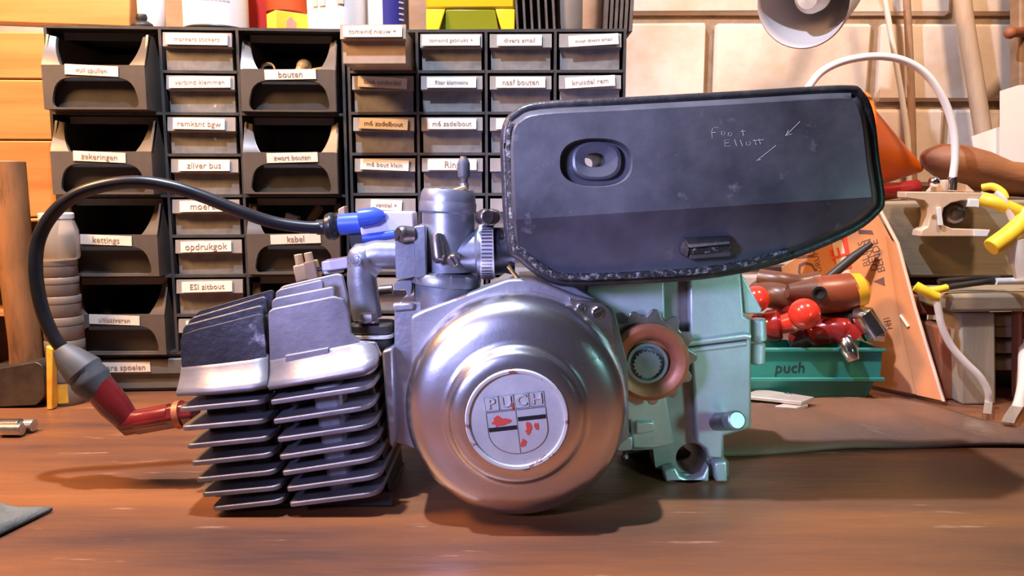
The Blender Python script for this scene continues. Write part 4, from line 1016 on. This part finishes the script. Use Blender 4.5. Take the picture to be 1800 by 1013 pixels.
# first fin merging into the upright plate: curved shell
def curved_fin(part, px_top, px_mid, px_front, Ytop, Yfront, m, nm='shoulder_fin', th=.003):
    """three rows (top of the fillet, middle, front edge) skinned left to right"""
    rows = [[P(x, y, Yr) for x, y in r] for r, Yr in ((px_top, Ytop), (px_mid, (Ytop * .62 + Yfront * .38)), (px_front, Yfront))]
    mb = MB(); n = len(rows[0]); k = 5
    grid = []
    for i in range(n):
        a, b, c = rows[0][i], rows[1][i], rows[2][i]
        for j in range(k + 1):
            t = j / k; grid.append(a * (1 - t) ** 2 + (b * 2 - (a + c) / 2) * 2 * t * (1 - t) + c * t * t)
    mb.v = grid
    for i in range(n - 1):
        for j in range(k):
            a = i * (k + 1) + j; mb.f.append((a, a + 1, a + k + 2, a + k + 1))
    o = mb.build(nm, m, part, ang=60)
    md = o.modifiers.new('thick', 'SOLIDIFY'); md.thickness = th; md.offset = -1
    return o
curved_fin(headp, [(319, 640), (380, 634), (440, 627), (470, 622)], [(315, 668), (380, 662), (440, 655), (470, 648)], [(309, 690), (380, 687), (440, 682), (468, 676)], .431, YF, 'fin_alu')
curved_fin(cylp, [(474, 628), (540, 614), (612, 600), (640, 600)], [(473, 656), (540, 643), (618, 628), (662, 612)], [(470, 679), (545, 667), (638, 652), (656, 641)], .431, YF, 'fin_alu')
fin(headp, (311, 686), (468, 676), .003, yf=YF + .006, right_round=.004); fin(cylp, (471, 676), (652, 652), .003, right_round=.012, yf=YF + .006)
# upright plates on top
hp = [([(317, 598), (322, 588), (345, 580), (456, 552), (462, 556), (470, 640), (319, 648)], .430),
      ([(320, 580), (326, 571), (456, 537), (464, 541), (470, 630), (320, 640)], .445),
      ([(330, 566), (338, 558), (463, 521), (470, 526), (474, 630), (325, 640)], .460),
      ([(342, 556), (350, 547), (476, 510), (480, 514), (478, 625), (330, 640)], .475),
      ([(350, 556), (358, 549), (476, 514), (480, 518), (478, 625), (336, 640)], .490),
      ([(358, 560), (366, 554), (476, 524), (480, 528), (478, 625), (340, 640)], .505)]
for pts, Y in hp: MB().plate(round_poly(pts, 4, 2), Y, Y + .0032).build('upright_fin', 'fin_black', headp, bevel=.0008)
cp = [([(471, 549), (478, 543), (586, 521), (604, 526), (612, 545), (617, 586), (632, 600), (660, 602), (671, 626), (640, 640), (474, 650)], .430, 'fin_alu'),
      ([(477, 530), (484, 524), (584, 504), (588, 510), (590, 620), (480, 630)], .445, 'fin_alu'),
      ([(484, 514), (491, 509), (564, 492), (568, 497), (570, 610), (484, 620)], .460, 'fin_alu'),
      ([(490, 509), (497, 503), (592, 481), (602, 484), (612, 525), (616, 600), (488, 620)], .475, 'fin_alu'),
      ([(494, 513), (500, 508), (592, 487), (602, 490), (614, 600), (490, 620)], .490, 'fin_alu'),
      ([(498, 521), (504, 516), (592, 497), (602, 500), (614, 600), (494, 620)], .505, 'fin_alu')]
for pts, Y, m in cp: MB().plate(round_poly(pts, 3, 2), Y, Y + .0032).build('upright_fin', m, cylp, bevel=.0008)
MB().plate([(501, 625), (578, 611), (578, 631), (501, 645)], .4285, .4305).build('cast_pad', 'fin_alu', cylp, bevel=.0006)
# webs that join the fins
MB().plate([(546, 680), (596, 672), (622, 862), (578, 870)], .4255, .445).build('port_web', 'fin_alu', cylp, bevel=.003)
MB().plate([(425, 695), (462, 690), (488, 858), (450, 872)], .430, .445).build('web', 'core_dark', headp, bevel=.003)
MB().plate([(464, 556), (474, 552), (478, 690), (508, 880), (500, 884), (470, 700)], .4335, .50).build('head_gasket', 'core_dark', headp)
# lowest plates touching the bench
def grounded(pts, Y0, Y1, nm, m, part):
    mb = MB().plate(pts, Y0, Y1); zz = min(v.z for v in mb.v)
    for v in mb.v: v.z = max(v.z, .0006) if zz < 0 else v.z
    return mb.build(nm, m, part, bevel=.0008)
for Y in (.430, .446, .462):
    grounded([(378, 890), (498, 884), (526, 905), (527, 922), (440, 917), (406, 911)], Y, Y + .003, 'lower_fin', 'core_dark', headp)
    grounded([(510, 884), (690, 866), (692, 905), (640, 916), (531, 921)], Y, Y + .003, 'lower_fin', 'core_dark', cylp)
# cylinder base flange against the crankcase
MB().plate([(671, 618), (690, 612), (697, 775), (690, 790), (682, 780)], .440, .515).build('base_flange', 'case_left', cylp, bevel=.0015)

# --- spark plug cap, boot and ignition cable
YP = .462
cap = MB().tube([P(345, 726, YP), P(318, 729, YP), P(240, 743, YP)], M(24, YP), 6).build('spark_plug_cap', 'cap_red', eng, bevel=.0012)
MB().tube([P(300, 731, YP), P(222, 745, YP), P(206, 738, YP)], [M(22, YP), M(22, YP), M(12, YP)], 20).build('elbow', 'cap_red', cap)
MB().tube([P(232, 748, YP), P(200, 712, YP), P(158, 662, YP)], [M(19, YP), M(27, YP), M(27, YP)], 24).build('shank', 'cap_red', cap)
MB().tube([P(322, 728, YP), P(312, 730, YP)], M(25.5, YP), 24).build('cap_mouth', 'copper_cup', cap)
MB().tube([P(178, 690, YP), P(162, 672, YP), P(158, 666, YP), P(151, 657, YP), P(148, 653, YP), P(120, 628, YP), P(107, 612, YP)],
          [M(27, YP), M(33, YP), M(34, YP), M(31, YP), M(34, YP), M(25, YP), M(15, YP)], 24).build('rubber_boot', 'boot_rubber', cap, bevel=.0006)
wire = MB().tube(pxpath([(112, 616, .462), (92, 588, .462), (73, 540, .463), (63, 480, .464), (67, 425, .466), (90, 380, .468), (130, 345, .47), (180, 327, .472), (240, 320, .476), (300, 328, .48), (360, 347, .484), (420, 371, .488), (480, 391, .493), (540, 400, .497), (578, 399, .50)], 8), M(11.5, .47), 18).build('ignition_cable', 'black_rubber', eng)
coil = MB().tube([P(596, 395, .50), P(640, 392, .50)], M(19, .50), 24).build('ignition_coil', 'coil_blue', eng, bevel=.001)
MB().tube([P(556, 400, .50), P(572, 399, .50), P(574, 399, .50), P(584, 398, .50), P(592, 397, .50), P(598, 396, .50)], [M(13, .5), M(14, .5), M(22, .5), M(25, .5), M(22, .5), M(14, .5)], 24).build('grommet', 'black_rubber', coil, bevel=.0006)
MB().plate(round_poly([(632, 372), (725, 373), (729, 418), (640, 424), (634, 410)], 3, 2), .492, .515).build('coil_body', 'coil_lilac', coil, bevel=.002)
MB().tube([P(632, 384, .490), P(660, 380, .490), P(672, 380, .490), P(678, 381, .49)], [M(17, .49), M(16, .49), M(10, .49), M(3, .49)], 20).build('coil_nose', 'coil_blue', coil)
MB().tube([P(638, 420, .490), P(694, 412, .490)], M(8, .49), 16).build('coil_rib', 'coil_blue', coil)
MB().plate([(594, 368), (605, 362), (607, 380), (595, 382)], .505, .515).build('coil_tab', 'connector_tan', coil, bevel=.0006)
MB().plate([(612, 410), (640, 410), (642, 436), (616, 436)], .50, .515).build('coil_foot', 'core_dark', coil, bevel=.0006)
# wire connectors behind the fins
con = MB().plate([(514, 468), (540, 462), (548, 490), (520, 498)], .505, .515).build('wire_connector', 'connector_tan', eng, bevel=.001)
MB().plate([(532, 462), (552, 458), (560, 490), (540, 494)], .503, .514).build('terminal', 'connector_tan', con, bevel=.001)
MB().tube([P(528, 470, .508), P(524, 447, .508)], M(7.5, .5), 14).build('terminal', 'connector_tan', con, bevel=.0005)
MB().tube([P(546, 466, .507), P(541, 444, .507)], M(7.5, .5), 14).build('terminal', 'connector_tan', con, bevel=.0005)
MB().plate([(564, 460), (612, 452), (612, 472), (566, 478)], .498, .512).build('sleeve', 'coil_lilac', con, bevel=.001)
MB().tube([P(556, 474, .506), P(612, 470, .506)], M(4, .5), 10).build('wire', 'tool_black', con)
MB().tube([P(570, 480, .506), P(604, 475, .506)], M(3.5, .5), 10).build('wire', 'goose_white', con)

# --- intake pipe and carburettor
YI = .460
pipe = MB().tube(cr([P(646, 560, YI), P(640, 520, YI), P(636, 490, YI), P(638, 468, YI), P(646, 454, YI), P(662, 448, YI), P(680, 448, YI), P(700, 448, YI)], 5), [M(26, YI)] * 10 + [M(25.5, YI)] * 26, 28).build('intake_pipe', 'carb_alu', eng)
MB().lathe([(M(25, YI), -.010), (M(28, YI), -.002), (M(26.5, YI), .004), (M(16, YI), .009), (0, .0105)], P(641, 456, YI), (-.62, -.25, .42), 28).build('elbow_knuckle', 'carb_alu', pipe, ang=80)
MB().lathe([(M(9, .445), 0), (M(10.5, .445), 0), (M(10.5, .445), .0007), (M(9, .445), .0007)], P(624, 457, .4425), (0, -1, 0), 24, closed=True).build('cast_mark', 'carb_alu', pipe)
text_obj('lettering', '17', .0055, 'carb_alu', face_cam(P(624, 457, .4425) - WL[eng.name]), pipe, .0006)
fl = round_poly([(-.0125, -.012), (.0125, -.012), (.0125, .012), (-.0125, .012)], .007, 5)
fc = P(657, 572, YI)
MB().prism([fc + Vector((u, v - .002, -.0035)) for u, v in fl], (0, 0, .006)).build('flange', 'core_dark', pipe, bevel=.0012)
MB().prism([fc + Vector((u * 1.03, v * 1.03 - .003, -.0056)) for u, v in fl], (0, 0, .0018)).build('gasket', 'gasket', pipe)
MB().prism([fc + Vector((u * .95, v * .95, -.016)) for u, v in fl], (0, 0, .0102)).build('port_stub', 'core_dark', pipe, bevel=.001)
hx = P(648, 556, .448)
MB().lathe([(.0050, 0), (.0050, .0035), (.0044, .0042)], hx + Vector((0, 0, -.0024)), (0, 0, 1), 6).build('hex_bolt', 'screw_steel', pipe)
MB().lathe([(.0062, 0), (.0062, .0010)], hx + Vector((0, 0, -.0034)), (0, 0, 1), 24).build('washer', 'screw_steel', pipe)

YK = .462
carb = MB().lathe([(M(46, YK), 0), (M(46, YK), .040), (M(44, YK), .042)], P(789, 476, YK), (0, 0, 1), 48).build('carburettor', 'carb_alu', eng)
ct = P(787, 368, YK)
MB().lathe([(M(47, YK), -.002), (M(50, YK), -.001), (M(50, YK), .0035), (M(48.5, YK), .0045), (M(48.5, YK), .0052), (M(47, YK), .0095), (M(43, YK), .0118), (0, .0122)], ct, (.05, 0, 1), 48).build('cap', 'carb_alu', carb)
MB().tube([P(771, 341, .455), P(771, 331, .455)], M(12, .455), 6).build('cap_screw', 'screw_steel', carb, bevel=.0004)
MB().plate([(784, 338), (800, 331), (818, 326), (822, 332), (806, 338), (790, 342)], .452, .462).build('cap_bracket', 'brass', carb, bevel=.0006)
MB().tube([P(816, 333, .462), P(816, 322, .462)], M(8, .462), 14).build('adjuster_nut', 'carb_alu', carb)
MB().tube([P(816, 323, .462), P(816, 314, .462), P(815.5, 311, .462), P(815, 288, .462), P(815, 282, .462), P(815, 276, .462)], [M(6, .46), M(6.5, .46), M(10.5, .46), M(11, .46), M(9, .46), M(5, .46)], 18).build('cable_adjuster', 'boot_rubber', carb, bevel=.0004)
MB().tube([P(815, 281, .462), P(815, 275, .462)], M(6, .46), 12).build('adjuster_tip', 'rust_brown', carb)
# side flange towards the intake pipe
MB().plate(round_poly([(694, 425), (712, 412), (742, 400), (746, 405), (746, 482), (716, 490), (696, 490)], 4, 2), .447, .476).build('clamp_block', 'carb_alu', carb, bevel=.0012)
MB().plate(round_poly([(727, 398), (748, 396), (750, 488), (728, 490)], 3, 2), .444, .480).build('clamp_flange', 'carb_alu', carb, bevel=.001)
sc = P(703, 411, .444)
MB().tube([P(730, 412, .446), P(712, 412, .445), P(708, 412, .4445)], [M(13, .445), M(15, .445), M(15, .445)], 20).build('clamp_screw', 'screw_steel', carb, bevel=.0006)
MB().lathe([(M(15.5, .445), 0), (M(15, .445), .0016), (M(12, .445), .003)], P(708, 412, .4445), (-.75, -.66, 0), 24).build('screw_head', 'screw_steel', carb)
MB().box(tuple(P(702, 412, .4425) - Vector((.0008, .0010, .0042))), tuple(P(702, 412, .4425) + Vector((.0004, .0004, .0042))), Matrix.Rotation(R(28), 3, 'Y') @ Matrix.Rotation(R(0), 3, 'Z')).build('screw_slot', 'black', carb)
# idle screws on the front
MB().tube([P(772, 460, .440), P(771, 452, .4415), P(768, 425, .444), P(767, 411, .445)], [M(9, .44), M(12.5, .44), M(12.5, .44), M(10, .44)], 18).build('idle_screw', 'screw_steel', carb, bevel=.0006)
MB().tube([P(800, 452, .450), P(797, 458, .438), P(796, 459, .436)], [M(11, .44), M(12, .44), M(10, .44)], 18).build('mixture_screw', 'screw_steel', carb, bevel=.0006)
MB().box(tuple(P(796, 459, .4352) - Vector((.0003, .0002, .0034))), tuple(P(796, 459, .4352) + Vector((.0003, .0002, .0034))), Matrix.Rotation(R(-32), 3, 'Y')).build('screw_slot', 'black', carb)
MB().tube([P(780, 446, .460), P(836, 443, .460), P(840, 443, .460), P(846, 443, .460)], [M(36, .456), M(38, .456), M(44, .456), M(44, .456)], 32).build('bore', 'carb_alu', carb)
# collar and float bowl
MB().lathe([(M(58, YK), -.0045), (M(63, YK), -.004), (M(64, YK), 0), (M(60, YK), .0022), (M(46, YK), .0036)], P(783, 487, YK), (.10, 0, 1), 48).build('bowl_collar', 'carb_alu', carb)
MB().lathe([(M(56, YK), -.018), (M(57, YK), 0)], P(785, 494, YK), (.04, 0, 1), 48).build('float_bowl', 'carb_alu', carb)
MB().plate(round_poly([(692, 498), (722, 490), (724, 500), (722, 520), (716, 520), (712, 508), (694, 512)], 3, 2), .452, .470).build('bowl_bracket', 'carb_alu', carb, bevel=.001)
MB().tube([P(668, 512, .485), P(690, 510, .485)], M(10, .48), 12).build('drain_screw', 'screw_steel', carb)
# hose clamp
hc = P(857, 442, .462)
clampo = MB().lathe([(M(46, .462), -M(13, .462)), (M(48.5, .462), -M(13, .462)), (M(48.5, .462), M(12, .462)), (M(46, .462), M(12, .462))], hc, (1, 0, .03), 56, closed=True).build('hose_clamp', 'clamp_band', eng)
for i in range(46):
    a = 2 * math.pi * i / 46; r = M(48.4, .462)
    if i == 0:
        base = None
    cvec = Vector((0, math.cos(a), math.sin(a)))
    p = hc + cvec * r
    mb = MB().box((-M(9, .462), -.0005, -.00045), (M(9, .462), .0004, .00045))
    if i == 0: nm_ = mesh_only(mb, 'clamp_notch', 'screw_steel')
    o = link_child('clamp_notch', nm_, clampo, p - WL[eng.name]); o.rotation_euler = (a - math.pi / 2, 0, 0)
    o.rotation_euler = (a + math.pi / 2, 0, 0)
MB().tube([P(846, 383, .452), P(852, 382, .447), P(858, 382, .443)], [M(12, .45), M(15, .45), M(13, .45)], 18).build('clamp_screw', 'screw_steel', clampo, bevel=.0008)
MB().plate(round_poly([(845, 375), (862, 368), (877, 372), (879, 388), (868, 397), (846, 397)], 5, 3), .449, .475).build('screw_housing', 'screw_steel', clampo, bevel=.001)
MB().tube([P(862, 442, .462), P(884, 440, .462), P(905, 440, .462)], [M(42, .462), M(40, .462), M(44, .462)], 36).build('air_hose', 'black_rubber', eng)
MB().tube([P(893, 468, .447), P(912, 492, .447)], M(4, .447), 10).build('brass_pin', 'brass', case)

# --- air box
out = [(884, 262), (888, 222), (905, 200), (948, 184), (1100, 176), (1300, 165), (1478, 155), (1512, 164), (1531, 205), (1541, 285), (1550, 350), (1540, 374), (1500, 405), (1410, 445), (1330, 470), (1240, 486), (1130, 494), (1010, 498), (962, 490), (915, 455), (893, 425)]
out = [(v.x, v.y) for v in cr([Vector((x, y, 0)) for x, y in out + [out[0]]], 4)][:-1]
YA = .448
ccx, ccy = 1215, 325
def inset(pts, k):
    """move each outline point inwards by k pixels along its normal"""
    n = len(pts); res = []
    for i in range(n):
        a, b = Vector(pts[i - 1]), Vector(pts[(i + 1) % n]); t = (b - a).normalized(); nn = Vector((-t.y, t.x))
        res.append((pts[i][0] + nn.x * k, pts[i][1] + nn.y * k))
    return res
def crease(x): return 386 - (x - 910) * (386 - 346) / 630.0
oval = lambda cx_, cy_, a, b, n=28: [(cx_ + a * (abs(math.cos(R(360 * i / n))) ** .8) * (1 if math.cos(R(360 * i / n)) >= 0 else -1), cy_ + b * (abs(math.sin(R(360 * i / n))) ** .8) * (1 if math.sin(R(360 * i / n)) >= 0 else -1)) for i in range(n)]
sgn = 1
if abs(inset(out, 10)[0][0] - ccx) > abs(out[0][0] - ccx): sgn = -1
HB = oval(1047, 281, 17, 12)
back_hole = [(900 + (x - 900) * 1, y) for x, y in HB]
# the back shell
tun = [P(x, y, .4328) for x, y in HB]            # tunnel outline, straight along Y
shell = MB(); shell_out = [P(x, y, YA) for x, y in inset(out, sgn * 3)]
shell.prism([v for v in shell_out], (0, .050, 0), [[Vector((v.x, YA, v.z)) for v in tun]])
air = shell.build('air_box', 'air_black', eng, bevel=.004)
# rolled rim
rp = [P(x, y, YA - .002) for x, y in inset(out, sgn * 4)]
MB().tube(rp + rp[:2], M(9, .446), 10, caps=False).build('rolled_rim', 'air_rim', air)
# front lid: wall + two facets with crease
I1 = inset(out, sgn * 11); I2 = inset(out, sgn * 24); I3 = inset(out, sgn * 18)
def yf_(x, y, base=.4285):
    d = y - crease(x); return base + max(0, d) * .00014 + max(0, -d) * .000042
def with_crease(pts):
    res = []; n = len(pts)
    for i in range(n):
        a, b = pts[i], pts[(i + 1) % n]; res.append((a[0], a[1], False))
        da, db = a[1] - crease(a[0]), b[1] - crease(b[0])
        if da * db < 0:
            t = da / (da - db); res.append((lerp(a[0], b[0], t), lerp(a[1], b[1], t), True))
    return res
W3 = with_crease(I3)
lid = MB()
loops = []
def matched(inner_pts, k):   # outline points matching W3, pushed outwards by k px
    base = [(x, y) for x, y, c in inner_pts]; return inset(base, -sgn * k)
L0 = [P(x, y, YA - .003) for x, y in matched(W3, 11)]
L1 = [P(x, y, lerp(YA - .003, yf_(x, y), .55)) for x, y in matched(W3, 7)]
L2 = [P(x, y, lerp(YA - .003, yf_(x, y), .93)) for x, y in matched(W3, 2.5)]
L3 = [P(x, y, yf_(x, y)) for x, y, c in W3]
n = len(W3); k0 = len(lid.v); lid.v += L0 + L1 + L2 + L3
for r in range(3):
    for i in range(n):
        a, b = r * n + i, r * n + (i + 1) % n; lid.f.append((a, b, b + n, a + n))
lid.build('lid_wall', 'air_black', air, ang=70)
lid.f = []
ci = [i for i in range(n) if W3[i][2]]
seqA = list(range(ci[0], ci[1] + 1)); seqB = list(range(ci[1], n)) + list(range(0, ci[0] + 1))
def mean_y(s): return sum(W3[i][1] - crease(W3[i][0]) for i in s) / len(s)
upper, lower = (seqA, seqB) if mean_y(seqA) < mean_y(seqB) else (seqB, seqA)
lid.f.append(tuple(3 * n + i for i in lower))
OV = oval(1048, 286, 64, 43, 36)
hv = [P(x, y, yf_(x, y)) for x, y in OV]
kk = len(lid.v); lid.v += hv
up_idx = [3 * n + i for i in upper]
tess = tessellate_polygon([[lid.v[i] for i in up_idx], hv]); mp_ = up_idx + [kk + i for i in range(len(hv))]
for t_ in tess: lid.f.append(tuple(mp_[i] for i in t_))
used = sorted({i for f in lid.f for i in f}); rm = {i: k for k, i in enumerate(used)}
face = MB(); face.v = [lid.v[i] for i in used]; face.f = [tuple(rm[i] for i in f) for f in lid.f]
face.build('lid_face', 'air_black', air, ang=13)
# stepped oval boss with the through hole
def oval_ring(o1, y1, o2, y2):
    a = [P(x, y, yf_(x, y)) for x, y in o1]; b = [P(x, y, yf_(x, y)) for x, y in o2]
    for v in a: v.y += y1 - .4285
    for v in b: v.y += y2 - .4285
    m = len(a); return a + b, [(i, (i + 1) % m, m + (i + 1) % m, m + i) for i in range(m)]
N_ = 36
boss = MB()
st = [(oval(1048, 286, 64, 43, N_), .4285), (oval(1048, 287, 60, 39, N_), .4345), (oval(1050, 284, 46, 35, N_), .4350), (oval(1050, 282, 43, 33, N_), .4310), (oval(1049, 282, 38, 29, N_), .4305), (oval(1047, 281, 18, 12.5, N_), .4320), (oval(1047, 281, 17, 12, N_), .4980)]
for (a, ya), (b, yb_) in zip(st[:-1], st[1:]): boss.add(*oval_ring(a, ya, b, yb_))
boss.build('mounting_boss', 'air_black', air, ang=35)
# crumbling seal along the left and bottom seam
seal_px = [p for p in I1 if (p[0] < 915 and p[1] > 215) or (p[1] > 440 and p[0] < 1420)]
seal_px.sort(key=lambda p: (0, p[1]) if p[0] < 912 and p[1] < 432 else (1, p[0]))
sp_ = [P(x, y, .4385) for x, y in seal_px]
if len(sp_) > 3: MB().tube(cr(sp_, 3), M(6.5, .44), 8).build('crumbling_seal', 'crumb_seal', air)
# bracket tab
MB().prism([P(1200, 418, .434), P(1286, 414, .434), P(1286, 430, .428), P(1212, 437, .428)], (0, .004, 0)).build('bracket_tab', 'air_rim', air, bevel=.001)
MB().prism([P(1196, 430, .434), P(1206, 418, .434), P(1212, 440, .428), P(1210, 455, .436), P(1196, 446, .436)], (0, .004, 0)).build('bracket_tab', 'air_rim', air, bevel=.001)
MB().prism([P(1210, 446, .434), P(1286, 440, .434), P(1286, 452, .436), P(1212, 457, .436)], (0, .004, 0)).build('bracket_tab', 'air_black', air, bevel=.001)
MB().prism([P(1212, 438, .430), P(1285, 432, .430), P(1285, 441, .432), P(1212, 447, .432)], (0, .004, 0)).build('bracket_gap', 'crumb_seal', air)
# scratched handwriting
def strokes(lines, nm):
    mb = MB()
    for l in lines: mb.tube([P(x, y, yf_(x, y) + .00018) for x, y in l], .00030, 5)
    return mb.build(nm, 'scratch', air)
strokes([[(1252, 243), (1251, 232), (1253, 226), (1258, 224), (1263, 225)], [(1251, 234), (1258, 233)], [(1269, 231), (1268, 236), (1272, 238), (1275, 234), (1272, 231)], [(1281, 233), (1280, 238), (1284, 240), (1287, 236), (1284, 233)], [(1305, 228), (1307, 239)], [(1302, 232), (1310, 231)]], 'lettering')
strokes([[(1282, 246), (1273, 247), (1275, 258), (1284, 257)], [(1274, 252), (1281, 251)], [(1291, 245), (1295, 257)], [(1301, 246), (1305, 257)], [(1312, 250), (1312, 255), (1317, 256), (1320, 252), (1316, 249)], [(1326, 245), (1329, 255)], [(1334, 244), (1337, 254)], [(1323, 248), (1342, 246)]], 'lettering')
for a, b in (((1330, 283), (1364, 256)), ((1382, 238), (1406, 214)), ((1380, 239), (1392, 236)), ((1381, 239), (1386, 229)), ((1331, 282), (1338, 281))):
    MB().tube([P(*a, yf_(*a) + .00018), P(*b, yf_(*b) + .00018)], .00028, 5).build('scratch_mark', 'scratch', air)
